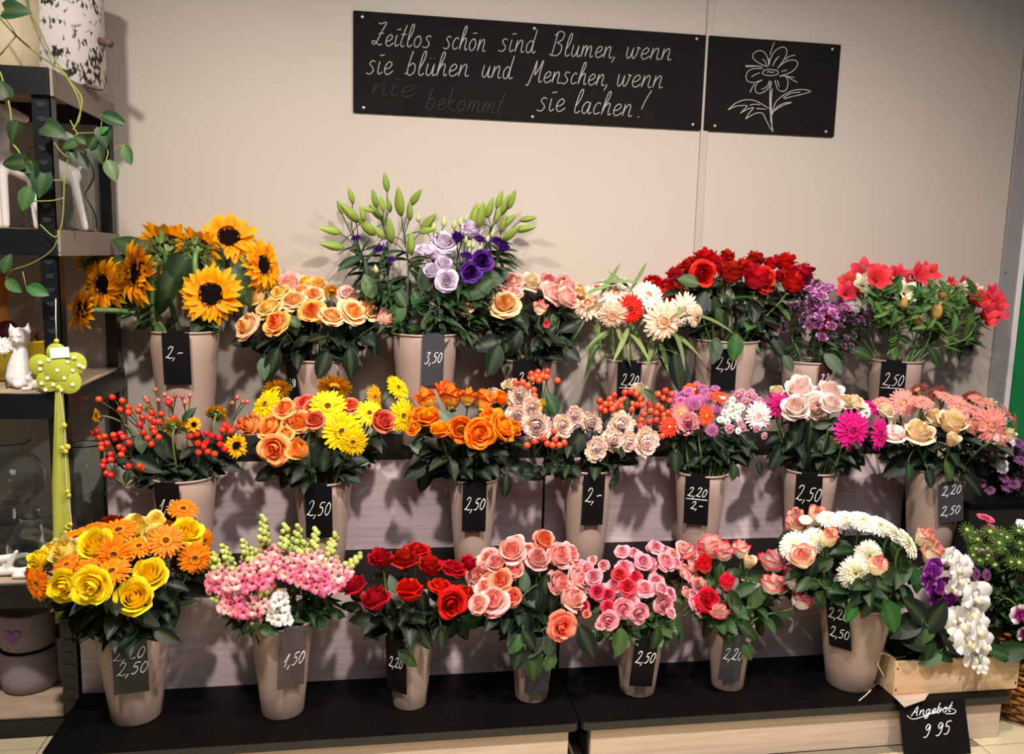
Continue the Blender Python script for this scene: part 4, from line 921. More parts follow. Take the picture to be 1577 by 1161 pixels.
B = bucket(729, 743, 76, YB2, Z2, BK+'orange and flame roses')
card(B, 731, 742, 37, 80, [('2,50', .08, .57, .85)], 'black price card reading 2,50 under the orange and flame roses')
heads = zz(620, 550, .2757, [(135,250,125,'flame','Bs'),(275,240,140,'flame','Bs'),(235,205,110,'flame','Bs'),(365,235,100,'flame','Bs'),(450,260,120,'flame','Bs'),(150,345,130,'sunsetY','Hu'),(212,412,115,'sunsetY','Hu'),(90,325,100,'sunset'),(325,400,125,'sunset','Of'),(430,425,150,'tangerine','Of'),(560,385,165,'tangerine','O'),(495,335,110,'sunset'),(610,405,100,'sunset'),(480,385,110,'sunset'),(60,395,80,'sunset')])
bunch(B, heads, 'in the middle-row flame rose bucket', sp('orange and flame roses', flame=('rose', 'red and yellow striped rose'), sunset=('rose', 'deep orange rose'), sunsetY=('rose', 'yellow-hearted orange rose'), tangerine=('rose', 'open tangerine rose')), (.06, -.11), 'rosed', 6, (.055, .09), [(650,690,42,200,'grey'),(665,712,34,80,'light'),(684,716,40,100,'grey'),(690,645,40,230,'grey'),(655,735,50,110,'rosed'),(640,725,44,150,'rosed'),(783,690,40,150,'grey'),(718,720,30,80,'light'),(779,748,38,95,'rosed'),(812,726,56,15,'rosed'),(790,715,44,40,'mid'),(755,735,30,95,'mid'),(735,690,44,70,'rosed'),(760,695,50,60,'rosed'),(700,690,44,110,'rosed'),(725,715,50,90,'rosed'),(750,715,50,60,'rosed'),(710,720,60,100,'rosed')], M_STEMD, .003, (.1, .75), -.28, 11)

B = bucket(906, 728, 80, YB2, Z2, BK+'antique carnations and red berries')
card(B, 915, 730, 34, 82, [('2,-', .1, .55, .75)], 'black price card reading 2,- under the antique carnations')
hs = zz(790, 570, .2583, [(300,335,120,'antique','f'),(370,280,110,'antique','f'),(475,320,125,'antique','f'),(505,475,130,'antique','f'),(645,320,140,'antique','f'),(610,420,130,'antique','f'),(690,430,110,'antique','f'),(800,425,150,'antique','f'),(770,95,100,'antiqueB','u')])
hs += zz(620, 550, .2757, [(655,220,120,'antique','f'),(722,285,110,'antique','f'),(640,328,110,'antique','f'),(750,385,150,'antique','f'),(495,185,75,'antiqueB','u'),(597,135,80,'antiqueB','u')])
rr = random.Random(12); br = [(110,30),(150,20),(205,15),(175,45),(155,70),(200,50),(265,70),(125,125),(130,160),(20,85),(60,80),(90,100),(115,60),(140,45),(180,410),(205,445),(130,430),(85,455),(250,420),(275,455),(305,440),(235,455),(245,370),(515,190),(550,210),(520,235),(545,250),(575,180),(600,155),(640,190),(620,205),(605,220),(645,225),(590,240),(580,210),(665,140),(700,135),(730,150),(660,180),(705,210),(735,215),(760,180),(765,215),(705,240),(775,270),(760,305),(755,340),(810,210),(815,250),(810,315),(850,265),(860,220),(850,305),(880,235),(895,275),(890,175),(905,130),(930,190),(940,150),(920,260),(885,400),(860,150),(900,300)]
hs2 = sprays(zz(790, 570, .2583, [(x, y, 42) for x, y in br], 'berryO'), 10, 0, 8)
hs2 = [(*h[:4], 'u', h[5]) for h in hs2]
bunch(B, hs+hs2+[(775,617,24,'tangerine','B'),(833,629,22,'yrose','B')], 'in the middle-row carnation bucket', sp('antique carnations and berries', antique=('carnation', 'cream carnation edged in mauve'), antiqueB=('carnation', 'pale green-cream carnation bud'), berryO=('hypericum_sprig', 'orange-red hypericum berry sprig', 'berry sprig'), tangerine=('rose', 'small orange rose bud'), yrose=('rose', 'small yellow rose bud')), (.06, -.11), 'rosed', 4, (.045, .075), [(870,700,50,120,'rosed'),(862,715,46,110,'rosed'),(945,690,60,30,'rosed'),(960,705,50,10,'rosed'),(965,627,26,100,'mid'),(1000,607,22,40,'mid'),(850,620,40,250,'mid'),(842,640,30,80,'mid'),(905,690,50,100,'rosed'),(890,680,50,120,'rosed'),(930,700,60,60,'rosed'),(975,690,40,20,'rosed')], M_STEMD, .0028, (.15, .9), -.28, 12)

B = bucket(1080, 734, 80, YB2, Z2, BK+'mixed pink and purple flowers')
card(B, 1077, 735, 37, 78, [('2,20', .1, .42, .8), ('2,-', .25, .68, .5)], 'black price card reading 2,20 over 2,- on the mixed pink bucket', size=1.0, line_under=True)
o, s = (1000, 560), .2497
heads = zz(*o, s, [(195,310,150,'gPink','f'),(125,388,135,'gVerm','f'),(350,320,140,'gVerm','rf'),(280,160,150,'gVerm','u'),(430,205,130,'gVerm','u'),(245,372,130,'carnP','f'),(670,320,190,'gBlush','f')])
heads += sprays(zz(*o, s, [(430,282,90,'mumP','f'),(397,412,88,'mumP','f'),(285,248,100,'mumP','f'),(362,232,70,'mumP','f'),(305,205,100,'mumP'),(160,225,90,'mumP'),(350,155,90,'mumP'),(205,175,90,'mumP'),(380,180,80,'mumP'),(250,205,80,'mumP'),(140,180,70,'mumP'),(410,135,60,'mumP'),(190,215,80,'mumP'),(240,150,80,'mumP'),(330,130,70,'mumP'),(290,110,40,'mumP')]), 5, 0)
heads += sprays(zz(*o, s, [(x, y, 46, 'mumW', 'f') for x, y in ((460,222),(480,272),(520,222),(500,295),(455,345),(487,357),(560,347),(530,322),(520,262),(555,305),(440,345),(490,240),(540,280),(465,300),(560,260),(500,330),(580,270),(555,415))]), 3, 20)
heads += sprays(zz(*o, s, [(x, y, d, 'mumL', 'f') for x, y, d in ((505,402,66),(585,397,56),(670,402,52),(720,446,50),(605,240,66),(640,195,66),(690,235,66),(560,200,76),(620,200,66),(660,210,60),(710,260,60),(580,180,60),(640,180,60),(570,370,46),(740,380,46))]), 4, 30)
bunch(B, heads, 'in the middle-row mixed pink bucket', sp('mixed pink and purple flowers', gPink=('gerbera', 'pink gerbera with yellow eye'), gVerm=('gerbera', 'vermilion gerbera'), carnP=('carnation', 'pink edged carnation'), gBlush=('gerbera', 'large blush white gerbera'), mumP=('chrysanthemum', 'purple button chrysanthemum spray'), mumW=('chrysanthemum', 'white daisy chrysanthemum spray'), mumL=('chrysanthemum', 'lilac ringed chrysanthemum spray')), (.06, -.1), 'rosed', 5, (.04, .07), [(1064,718,24,170,'bright'),(1119,714,18,60,'bright'),(1130,728,26,95,'mid'),(1095,707,22,10,'mid'),(1140,690,40,80,'rosed'),(1110,690,44,60,'rosed'),(1050,695,50,110,'rosed'),(1040,710,40,90,'rosed'),(1145,700,36,60,'rosed'),(1080,690,50,95,'rosed'),(1060,690,50,80,'rosed'),(1170,720,24,70,'rosed'),(1125,670,36,20,'rosed'),(1155,680,36,40,'rosed')], M_STEM, .003, (.15, .85), -.28, 13)

B = bucket(1248, 731, 82, YB2, Z2, BK+'blush roses and magenta gerberas')
card(B, 1250, 732, 39, 70, [('2,50', .02, .62, .95)], 'black price card reading 2,50 under the blush roses and magenta gerberas')
heads = zz(1160, 570, .2239, [(165,245,215,'mumMag','fu'),(320,140,184,'blush','H'),(295,265,172,'blush','H'),(425,255,189,'blush','Of'),(520,175,195,'blush','H'),(540,245,149,'blush','H'),(675,410,285,'gMag','f'),(865,435,240,'gMag','rf'),(810,262,190,'gMag','u'),(790,292,110,'mumWF','f'),(630,230,120,'cream','Hu'),(700,215,135,'cream','Ou'),(960,440,161,'blush','H'),(905,285,110,'cream','Hu'),(160,150,90,'cream','Hu')])
bunch(B, heads, 'in the middle-row blush and magenta bucket', sp('blush roses and magenta gerberas', mumMag=('chrysanthemum', 'spiky magenta chrysanthemum'), blush=('rose', 'blush white rose'), gMag=('gerbera', 'magenta gerbera'), mumWF=('chrysanthemum', 'small white pompon'), cream=('rose', 'cream rose')), (.06, -.11), 'rosed', 6, (.05, .08), [(1272,686,46,165,'light'),(1280,678,44,20,'mid'),(1305,703,20,180,'mid'),(1268,653,28,340,'mid'),(1240,700,60,90,'rosed'),(1215,690,60,100,'rosed'),(1265,690,60,70,'rosed'),(1300,715,40,80,'rosed'),(1320,705,36,40,'rosed'),(1225,665,50,90,'rosed'),(1195,705,40,120,'rosed'),(1250,670,50,90,'rosed')], M_STEM, .0032, (.1, .8), -.28, 14)

B = bucket(1440, 730, 88, YB2, Z2, BK+'salmon gerberas in the middle row')
card(B, 1463, 744, 38, 64, [('2,20', .1, .3, .8), ('2,50', .05, .82, .8)], 'grey price card reading 2,20 and 2,50 on the salmon gerbera bucket', .16, M_CARDG, 1.0)
heads = zz(1340, 580, .2411, [(75,170,130,'gSal','u'),(215,165,195,'gSal','fu'),(335,165,150,'gSal','u'),(300,90,150,'gSal','b'),(420,105,140,'gSal','b'),(480,130,130,'gSal','u'),(560,185,165,'gSal','fu'),(660,220,180,'gSal','u'),(770,305,255,'gSal','f'),(700,155,150,'gSal','u'),(640,140,150,'gSal','b'),(880,245,160,'gSal','ru'),(925,285,110,'gSal','r'),(410,275,140,'peachcream','Hu'),(520,300,170,'peachcream','Hu'),(305,370,180,'peachcream','Hu'),(520,415,90,'peachcream','Bu'),(640,315,115,'salmon','H'),(150,380,125,'blush','Hu'),(100,225,95,'blush','Hu'),(880,375,100,'cream','Hu'),(825,400,100,'salmon'),(760,175,80,'cream','Hu')])
bunch(B, heads, 'in the middle-row salmon gerbera bucket', sp('salmon gerberas and peach roses', gSal=('gerbera', 'salmon pink gerbera'), peachcream=('rose', 'yellow peach rose'), salmon=('rose', 'salmon pink rose'), blush=('rose', 'pale blush rose'), cream=('rose', 'cream rose')), (.06, -.11), 'rosed', 5, (.055, .08), [(1462,725,32,70,'light'),(1485,722,36,330,'light'),(1450,715,30,230,'light'),(1400,727,26,90,'mid'),(1418,715,30,180,'mid'),(1432,738,30,80,'rosed'),(1380,720,50,150,'rosed'),(1375,700,40,170,'rosed'),(1405,705,46,120,'rosed'),(1470,690,50,60,'rosed'),(1500,745,50,40,'rosed'),(1430,700,50,95,'rosed'),(1505,720,44,30,'rosed'),(1385,690,40,100,'rosed')], M_STEM, .0032, (.1, .8), -.28, 15)

# ---- front row
B = bucket(206, 984, 112, YB1+.02, Z1, BK+'orange gerberas and yellow roses', .66)
card(B, 199, 982, 50, 95, [('2,20', .0, .38, .92), ('2,50', .08, .66, .9)], 'worn black card reading 2,20 and 2,50 under the orange gerberas', 0, plain('worn_black_card', (34, 33, 33), .6, noise=.3, nscale=20), 1.0)
heads = zz(0, 760, .3455, [(815,72,140,'gOr','u'),(170,400,160,'gOr','fl'),(510,268,165,'gOr','f'),(870,285,155,'gOr','f'),(150,330,125,'gOrD','ul'),(340,200,140,'gOr','u'),(420,165,120,'gOr','u'),(530,168,170,'gOr','u'),(620,238,140,'gOr','u'),(500,350,170,'gOr','u'),(390,330,120,'gOr','u'),(300,320,130,'gOr','u'),(740,210,160,'gOr','fu'),(910,208,110,'gOr','r'),(755,150,110,'gOr','b'),(520,132,130,'gOrD','b'),(295,408,130,'yrose','Hf'),(410,412,150,'yrose','Of'),(602,468,160,'yrose','H'),(665,362,135,'yrose','H'),(430,240,150,'yrose','H'),(300,272,140,'yroseP','H'),(610,158,120,'yroseP','H'),(835,178,130,'yrose','H'),(695,138,90,'yroseP','B'),(245,262,110,'yroseP','H'),(180,295,90,'yrose','H'),(685,195,110,'yroseP','H')])
bunch(B, heads, 'in the front-row orange and yellow bucket', sp('orange gerberas and yellow roses', gOr=('gerbera', 'orange gerbera'), gOrD=('gerbera', 'burnt orange gerbera'), yrose=('rose', 'bright yellow rose'), yroseP=('rose', 'pale yellow rose')), (.09, -.12), 'rosed', 5, (.055, .09), [(138,960,40,100,'grey'),(165,948,26,10,'mid'),(108,950,50,165,'grey'),(192,1000,36,70,'mid'),(257,980,46,25,'rose'),(248,918,34,80,'mid'),(225,965,30,190,'mid'),(145,970,46,60,'rosed'),(170,970,50,60,'rosed'),(230,940,50,90,'rosed'),(205,960,50,100,'rosed'),(265,930,46,60,'rosed'),(255,955,50,80,'rosed'),(180,940,50,100,'rosed'),(160,925,46,110,'rosed'),(235,905,40,60,'rosed'),(212,930,50,90,'rosed')], M_STEM, .0034, (.1, .75), -.55, 16)

B = bucket(434, 970, 95, YB1, Z1, BK+'pink snapdragons in the front row', .68)
card(B, 450, 971, 43, 97, [('1,50', .15, .62, .8)], 'brownish worn card reading 1,50 under the snapdragons', -.03, M_CARDB)
heads = []; o, s = (300, 780), .3015; sid = 0; rr = random.Random(21)
for (x0, y0, x1, y1, c, nb) in ((350,50,370,330,'snapL',.55),(465,95,450,360,'snapP',.5),(530,100,500,370,'snapL',.5),(620,115,580,380,'snapP',.45),(720,140,640,400,'snapP',.4),(850,245,680,400,'snapP',.45),(250,175,300,400,'snapL',.5),(145,200,230,420,'snapP',.5),(95,470,260,540,'snapP',.35),(385,365,280,560,'snapP',.5),(100,240,130,430,'snapP',.4),(430,430,430,580,'snapW',.05),(560,180,570,400,'snapP',.35),(300,215,350,410,'snapP',.4),(690,190,700,400,'snapP',.35),(200,320,190,540,'snapP',.3),(660,260,620,420,'snapP',.2)):
    n = 24; dirx, diry = x0-x1, y0-y1; L_ = math.hypot(dirx, diry)
    fl = 'u'
    for q in range(n):
        t = q/(n-1); x = x0+(x1-x0)*t; y = y0+(y1-y0)*t; wd = 10+45*t
        side = (-1, 0, 1)[q % 3]; px_, py_ = -diry/L_, dirx/L_
        xx = x+px_*side*wd*rr.uniform(.5, 1)*.8; yy = y+py_*side*wd*.6*rr.uniform(.5, 1)
        code = 'sbud' if t < nb else 'snapW' if c == 'snapW' else ('snapL' if (t < .5+.5*nb or (c == 'snapL' and t < .85) or rr.random() < .2) else 'snapP')
        d = (36+26*t) if code == 'sbud' else rr.uniform(50, 66)
        heads.append((o[0]+xx*s, o[1]+yy*s, d*s, code, ('l', '', 'r')[side+1]+('u' if code == 'sbud' else 'f'), sid))
    sid += 1
SNAPSTEMS = heads
sps = sp('snapdragons', snapP=('snapdragon', 'pink snapdragon spike'), snapL=('snapdragon', 'pale pink snapdragon spike'), snapW=('snapdragon', 'short white snapdragon spike'), sbud=('snapdragon', 'pink snapdragon spike'))
sps['sbud'] = sps['snapP']
heads.sort(key=lambda h: (h[5], h[3] == 'sbud', h[1]*-1))
bunch(B, heads, 'in the front-row snapdragon bucket', sps, (.05, -.09), 'lily', 7, (.05, .08), [(515,945,34,10,'mid'),(385,965,34,150,'mid'),(415,972,30,10,'mid'),(490,955,36,30,'mid'),(470,925,44,95,'lily'),(490,935,44,80,'lily'),(480,915,40,85,'lily'),(440,955,36,60,'rosed'),(400,955,40,30,'mid'),(460,945,44,100,'rosed'),(500,920,44,70,'lily'),(475,950,44,110,'lily'),(390,950,40,90,'rosed'),(425,945,40,95,'rosed')], M_STEM, .003, (.05, .5), -.55, 17)

B = bucket(632, 985, 72, YB1, Z1, BK+'red roses in the front row', .72)
card(B, 612, 984, 36, 92, [('2,20', .12, .55, .72)], 'black price card reading 2,20 on the front-row red rose bucket', -.02)
heads = zz(510, 820, .2498, [(305,165,140,'redD','Hs'),(455,175,155,'redD','Hs'),(525,105,145,'red','Os'),(608,212,140,'red','Hs'),(750,220,155,'redD','Os'),(840,195,110,'redD','Hs'),(145,335,145,'redD','Hs'),(272,422,165,'redD','Hs'),(480,365,170,'redF','Hs'),(680,335,150,'redF','Os'),(742,437,165,'redF','Of'),(835,375,135,'redD','Os')])
bunch(B, heads, 'in the front-row red rose bucket', sp('front-row red roses', redD=('rose', 'deep red rose'), red=('rose', 'ruffled red rose'), redF=('rose', 'bright red rose')), (.06, -.1), 'rosed', 5, (.05, .08), [(577,970,40,75,'mid'),(556,953,40,175,'rosed'),(542,935,34,200,'rosed'),(634,985,38,95,'grey'),(628,1014,38,40,'mid'),(640,955,40,100,'rosed'),(664,950,34,80,'mid'),(692,973,34,130,'mid'),(730,955,44,350,'bright'),(672,965,40,60,'rosed'),(605,900,30,250,'grey'),(704,945,30,60,'mid'),(612,970,40,100,'rosed'),(655,985,36,60,'rosed'),(680,985,34,90,'rosed'),(712,970,36,60,'rosed'),(600,935,36,60,'rosed'),(650,925,36,80,'rosed'),(625,950,44,95,'rosed'),(570,930,36,60,'rosed')], M_STEM, .003, (.15, .8), -.55, 18)

B = bucket(821, 983, 68, YB1, Z1, BK+'salmon pink roses in the front row', .74)
card(B, 829, 984, 38, 88, [('2,20', .15, .5, .75)], 'pale smeared card behind hanging leaves on the salmon rose bucket', 0, M_CARDG)
heads = zz(700, 810, .2497, [(350,160,155,'salmon','H'),(380,100,100,'salmon'),(550,92,125,'salmonO','H'),(512,212,140,'salmon','H'),(455,150,100,'salmon'),(635,190,150,'salmon','H'),(712,165,125,'salmon','O'),(165,315,170,'salmon','O'),(120,300,110,'salmon'),(215,345,110,'salmon'),(210,205,130,'salmon'),(258,232,110,'salmon','H'),(370,278,125,'salmon','H'),(240,462,170,'salmon','O'),(360,447,120,'salmonO','H'),(285,335,140,'salmonO','O'),(150,482,115,'salmon'),(635,358,150,'salmon','H'),(712,452,160,'salmon','H'),(762,322,150,'salmon','O'),(662,617,165,'salmonO','Of'),(190,385,125,'salmon')])
bunch(B, heads, 'in the front-row salmon rose bucket', sp('salmon pink roses', salmon=('rose', 'salmon pink rose'), salmonO=('rose', 'orange salmon rose')), (.06, -.12), 'rosed', 4, (.05, .085), [(793,993,36,125,'light'),(798,1015,38,110,'rosed'),(821,1022,58,85,'mid'),(845,995,36,90,'grey'),(847,1020,32,110,'light'),(815,985,36,60,'rosed'),(785,968,40,160,'rosed'),(830,965,44,10,'mid'),(808,895,32,270,'grey'),(798,950,32,60,'rosed'),(765,958,44,30,'mid'),(812,940,24,20,'mid'),(830,930,50,90,'rosed'),(810,960,50,80,'rosed'),(850,960,40,60,'rosed'),(905,990,58,65,'rosed',.05),(840,905,40,95,'rosed'),(822,925,44,110,'rosed'),(850,930,40,90,'rosed'),(790,965,40,80,'rosed')], M_STEM, .003, (.1, .7), -.55, 19)

B = bucket(985, 984, 76, YB1, Z1, BK+'pink spray roses in the front row', .7)
card(B, 995, 984, 36, 80, [('2,50', .1, .5, .85)], 'dark price card reading 2,50 under the pink spray roses', -.05)
o, s = (880, 820), .2326
hs = zz(*o, s, [(335,125,90,'spray'),(415,135,70,'spray'),(560,98,90,'spray'),(525,105,60,'spray'),(475,192,110,'spray'),(520,207,100,'spray'),(620,132,115,'spray'),(625,192,120,'spray'),(672,152,90,'sprayC'),(702,162,90,'spray'),(742,105,95,'sprayC'),(800,135,95,'sprayC'),(745,252,100,'sprayC'),(800,217,80,'sprayC'),(815,312,120,'sprayC'),(872,332,65,'sprayC'),(320,278,100,'sprayD'),(420,292,90,'sprayD'),(370,357,110,'sprayD'),(172,392,90,'sprayD'),(242,412,80,'sprayD'),(287,357,100,'spray'),(487,372,110,'spray'),(560,322,100,'spray'),(602,372,80,'spray'),(645,412,100,'spray'),(612,477,120,'spray','f'),(660,532,65,'spray'),(392,457,110,'spray'),(342,502,120,'spray','f'),(447,532,120,'spray','f'),(242,492,90,'sprayD'),(242,582,120,'spray','f'),(192,612,60,'spray'),(140,182,60,'sprayC'),(212,217,70,'spray'),(147,292,100,'spray'),(65,222,75,'spray'),(30,207,70,'spray'),(350,232,110,'spray'),(800,425,100,'spray'),(812,470,90,'spray'),(842,532,55,'spray'),(100,540,50,'salmonO'),(70,492,90,'sprayD'),(100,240,90,'spray'),(50,300,80,'spray'),(760,390,70,'sprayC'),(570,370,80,'spray'),(690,200,80,'spray'),(770,290,70,'sprayC')])
hs = [(*h[:4], (h[4] if len(h) > 4 else '')+'O') for h in hs]
bunch(B, sprays(hs, 13, 0, 6), 'in the front-row spray rose bucket', sp('pink spray roses', spray=('spray_rose', 'pink spray rose stem'), sprayD=('spray_rose', 'dark pink spray rose stem'), sprayC=('spray_rose', 'cream pink spray rose stem'), salmonO=('spray_rose', 'orange budded spray rose stem')), (.06, -.12), 'light', 6, (.035, .06), [(955,990,44,95,'light'),(975,968,40,110,'light'),(1002,975,46,100,'light'),(1040,965,34,80,'light'),(1045,975,30,60,'light'),(1020,970,40,70,'mid'),(960,965,34,60,'mid'),(985,970,36,80,'mid'),(1000,940,30,200,'light'),(1010,985,40,100,'mid'),(950,960,34,110,'light'),(1030,945,30,60,'mid'),(990,955,36,90,'light')], M_STEM, .0026, (.05, .85), -.55, 20)

B = bucket(1125, 974, 68, YB1, Z1, BK+'pink-tipped roses in the front row', .72)
card(B, 1132, 975, 33, 80, [('2,20', .08, .56, .88)], 'dark grey card reading 2,20 under the pink-tipped roses', -.05, M_CARDG)
heads = zz(1040, 810, .2411, [(245,145,175,'bicol','Hs'),(310,180,125,'bicol','Hs'),(420,167,120,'bicol','Bs'),(468,242,90,'cream','Bu'),(192,262,120,'bicolR','Bs'),(332,377,110,'bicolR','Bs'),(210,472,135,'bicolR','Of'),(285,552,110,'bicol','Hs'),(620,235,165,'bicol','Hs'),(610,382,150,'bicol','Hs'),(762,357,155,'bicol','Hs'),(800,480,145,'bicol','Hs'),(70,168,120,'bicol','Hs'),(735,285,100,'bicol','Hs')])
bunch(B, heads, 'in the front-row pink-tipped rose bucket', sp('pink-tipped roses', bicol=('rose', 'cream rose with cherry pink tips'), bicolR=('rose', 'cherry red rose'), cream=('rose', 'small cream rose bud')), (.06, -.11), 'mid', 5, (.05, .08), [(1120,973,32,175,'light'),(1138,950,38,110,'bright'),(1153,972,40,40,'mid'),(1152,1003,32,65,'light'),(1130,925,40,250,'mid'),(1108,885,34,95,'mid'),(1200,960,26,50,'light'),(1175,945,36,20,'mid'),(1165,920,40,300,'light'),(1090,965,40,95,'rosed'),(1150,905,34,340,'mid'),(1180,925,34,20,'mid'),(1145,955,44,90,'mid'),(1105,950,40,80,'rosed'),(1170,965,36,60,'mid')], M_STEM, .003, (.15, .85), -.55, 21)

B = bucket(1317, 944, 112, YB1-.03, Z1, BK+'white double gerberas in the front row', .62)
card(B, 1290, 940, 37, 76, [('2,20', .05, .36, .9), ('2,50', .05, .78, .9)], 'black price card reading 2,20 and 2,50 on the white gerbera bucket', .08, None, 1.05)
heads = zz(1180, 770, .3367, [(130,212,150,'gWhite','lu'),(207,185,130,'gWhite','lu'),(465,252,145,'gWhite','f'),(400,332,165,'gWhite','f'),(285,88,110,'gWhite','u'),(365,92,125,'gWhite','u'),(440,98,135,'gWhite','u'),(520,122,145,'gWhite','u'),(585,158,135,'gWhite','ur'),(645,200,150,'gWhite','ur'),(180,90,60,'gWhite','u'),(140,72,70,'creamTip','Hu'),(142,118,95,'creamTip','Hu'),(235,85,95,'creamTip','Bu'),(285,185,95,'creamTip','Bu'),(165,268,115,'creamTip','Hu'),(500,312,95,'creamTip','Bu'),(715,180,95,'creamTip','Bu'),(770,262,130,'creamTip','Hu')])
bunch(B, heads, 'in the front-row white gerbera bucket', sp('white gerberas and pink-tipped roses', gWhite=('gerbera', 'white double gerbera'), creamTip=('rose', 'cream rose with coral tips')), (.08, -.12), 'mid', 6, (.055, .09), [(1373,950,54,70,'bright'),(1362,918,36,160,'bright'),(1385,927,34,10,'bright'),(1384,855,44,60,'mid'),(1275,910,44,70,'mid'),(1295,925,44,60,'mid'),(1310,943,34,110,'bright'),(1328,922,36,130,'bright'),(1335,940,30,120,'mid'),(1412,895,40,80,'bright'),(1385,885,50,330,'light'),(1350,905,44,90,'mid'),(1335,905,44,60,'mid'),(1265,870,40,160,'mid'),(1250,880,36,110,'rosed'),(1395,915,40,40,'mid'),(1340,880,40,60,'rosed'),(1375,905,44,60,'mid'),(1300,890,44,90,'rosed'),(1320,905,40,90,'rosed'),(1265,925,34,60,'mid'),(1390,870,40,80,'mid')], M_STEM, .0036, (.15, .8), -.55, 22)
# ------------------------------------------------------------------ metal rack at the left
M_GLASS, _nt, _b = newmat('recycled_glass')
_b.inputs['Base Color'].default_value = rgb(236, 245, 242); _b.inputs['Roughness'].default_value = .02; _b.inputs['Transmission Weight'].default_value = 1; _b.inputs['IOR'].default_value = 1.4
M_PORC = plain('white_porcelain', (226, 222, 216), .3)
M_POT = plain('felt_pot_grey', (150, 136, 138), .9, noise=.12, nscale=60)
M_POTB = plain('beige_ceramic', (190, 176, 146), .5, noise=.08, nscale=6)
M_HEART = plain('mauve_felt', (150, 100, 150), .9)
M_LIME = plain('lime_felt', (164, 172, 48), .75, noise=.06, nscale=40)
M_TAG = plain('white_paper', (236, 234, 228), .7)
M_PRINT = plain('white_daisy_print', (232, 236, 200), .7)
M_BEAD = plain('lime_bead', (196, 188, 60), .35)
M_BOWL = plain('olive_yellow_glaze', (182, 156, 26), .35, noise=.25, nscale=9)
M_PEEL = plain('dried_brown_peel', (84, 56, 38), .8, var=.4)
M_DRED = plain('dark_red_dried_fruit', (84, 14, 22), .6, var=.2)
M_CANDLE = plain('amber_wax', (214, 140, 44), .5)
M_PEG = plain('brown_branch', (92, 76, 58), .8, noise=.2)
M_VINE = plain('vine_stem', (128, 136, 62), .5, var=.2)
M_SLOT = plain('slot_edge_steel', (34, 36, 40), .4)
M_RIB, _nt, _b = newmat('sheer_lime_ribbon')
_b.inputs['Base Color'].default_value = rgb(180, 186, 74); _b.inputs['Alpha'].default_value = .72; _b.inputs['Roughness'].default_value = .6
M_BARK, _nt, _b = newmat('birch_bark')
_tc = N(_nt, 'ShaderNodeTexCoord'); _mp = N(_nt, 'ShaderNodeMapping'); _mp.inputs['Scale'].default_value = (1, 1, .45)
_n1 = N(_nt, 'ShaderNodeTexNoise'); _n1.inputs['Scale'].default_value = 130; _n1.inputs['Detail'].default_value = 6; _n2 = N(_nt, 'ShaderNodeTexNoise'); _n2.inputs['Scale'].default_value = 20
_nt.links.new(_tc.outputs['Object'], _mp.inputs[0]); _nt.links.new(_mp.outputs[0], _n1.inputs[0]); _nt.links.new(_tc.outputs['Object'], _n2.inputs[0])
_s = mathn(_nt, 'ADD', mathn(_nt, 'MULTIPLY', _n1.outputs[0], .6), mathn(_nt, 'MULTIPLY', _n2.outputs[0], .62))
_cr = N(_nt, 'ShaderNodeValToRGB'); _cr.color_ramp.elements[0].position = .63; _cr.color_ramp.elements[1].position = .69; _cr.color_ramp.elements[0].color = rgb(212, 206, 204); _cr.color_ramp.elements[1].color = rgb(38, 32, 32)
_nt.links.new(_s, _cr.inputs[0]); _nt.links.new(_cr.outputs[0], _b.inputs['Base Color']); _b.inputs['Roughness'].default_value = .8

YF, YR, XR, XL = -.56, -.03, -.842, -1.66
SZ = [at(50, y, YF).z for y in (103, 352, 605, 897)]+[.055]
rack = empty('metal_rack', ((XL+XR)/2, (YF+YR)/2, 0)); tag(rack, 'black slotted metal rack with chipboard shelves along the left edge', 'rack')
RO = Vector(rack.location)
def post(x, y, sx, sy, slots):
    w = .046; mb = MB(); x1 = x-sx*w; y1 = y+sy*.04
    mb.box((min(x, x1)-RO.x, min(y, y+sy*.003)-RO.y, 0), (max(x, x1)-RO.x, max(y, y+sy*.003)-RO.y, SZ[0]+.0))
    mb.box((min(x, x-sx*.003)-RO.x, min(y, y1)-RO.y, 0), (max(x, x-sx*.003)-RO.x, max(y, y1)-RO.y, SZ[0]))
    o = mb.build('post', M_BLK, rack, False)
    if slots:
        sl = MB().box((-.011, -.0012, -.004), (.011, .0012, .004)).box((-.007, -.0012, -.009), (.007, .0012, -.004)).mesh('slot', M_SLOT, False)
        z = .06
        while z < SZ[0]-.03:
            inst('slot', sl, o, Matrix.Translation((x-sx*w/2-RO.x, y-.0012*sy-RO.y, z))); z += .037
post(XR, YF, 1, 1, True); post(XR, YR, 1, -1, False); post(XL, YF, -1, 1, False); post(XL, YR, -1, -1, False)
for i, z in enumerate(SZ):
    sh = empty('shelf', (0, 0, z)); sh.parent = rack; sh.location = (0, 0, z)
    def sub(n, lo, hi, m): 
        o = boxobj(n, lo, hi, m); o.parent = sh; o.location = o.location-RO; return o
    sub('board', (XL+.005, YF+.006, -.012), (XR-.005, YR-.004, 0), M_SHELF)
    h = .07 if i < 4 else .05
    sub('front_beam', (XL, YF-.012, -h), (XR-.001, YF-.0005, -.001), M_BLK)
    sub('side_beam', (XR+.0005, YF, -h), (XR+.008, YR, -.002), M_SIDEBEAM if i < 2 else M_BLK)
    sub('back_beam', (XL, YR+.0005, -h), (XR, YR+.008, -.002), M_BLK)
def thing(name, label, cat, loc, group=None): return tag(empty(name, loc), label, cat, group)
def lathe_thing(name, label, cat, px, Y, z, prof, mat, group=None, n=40, part='body', closed=False):
    """prof in metres from the foot"""
    p = at(px[0], px[1], Y); t = thing(name, label, cat, (p.x, Y, z), group)
    mb = MB(); mb.lathe(prof, n, closed=closed); mb.build(part, mat, t); return t
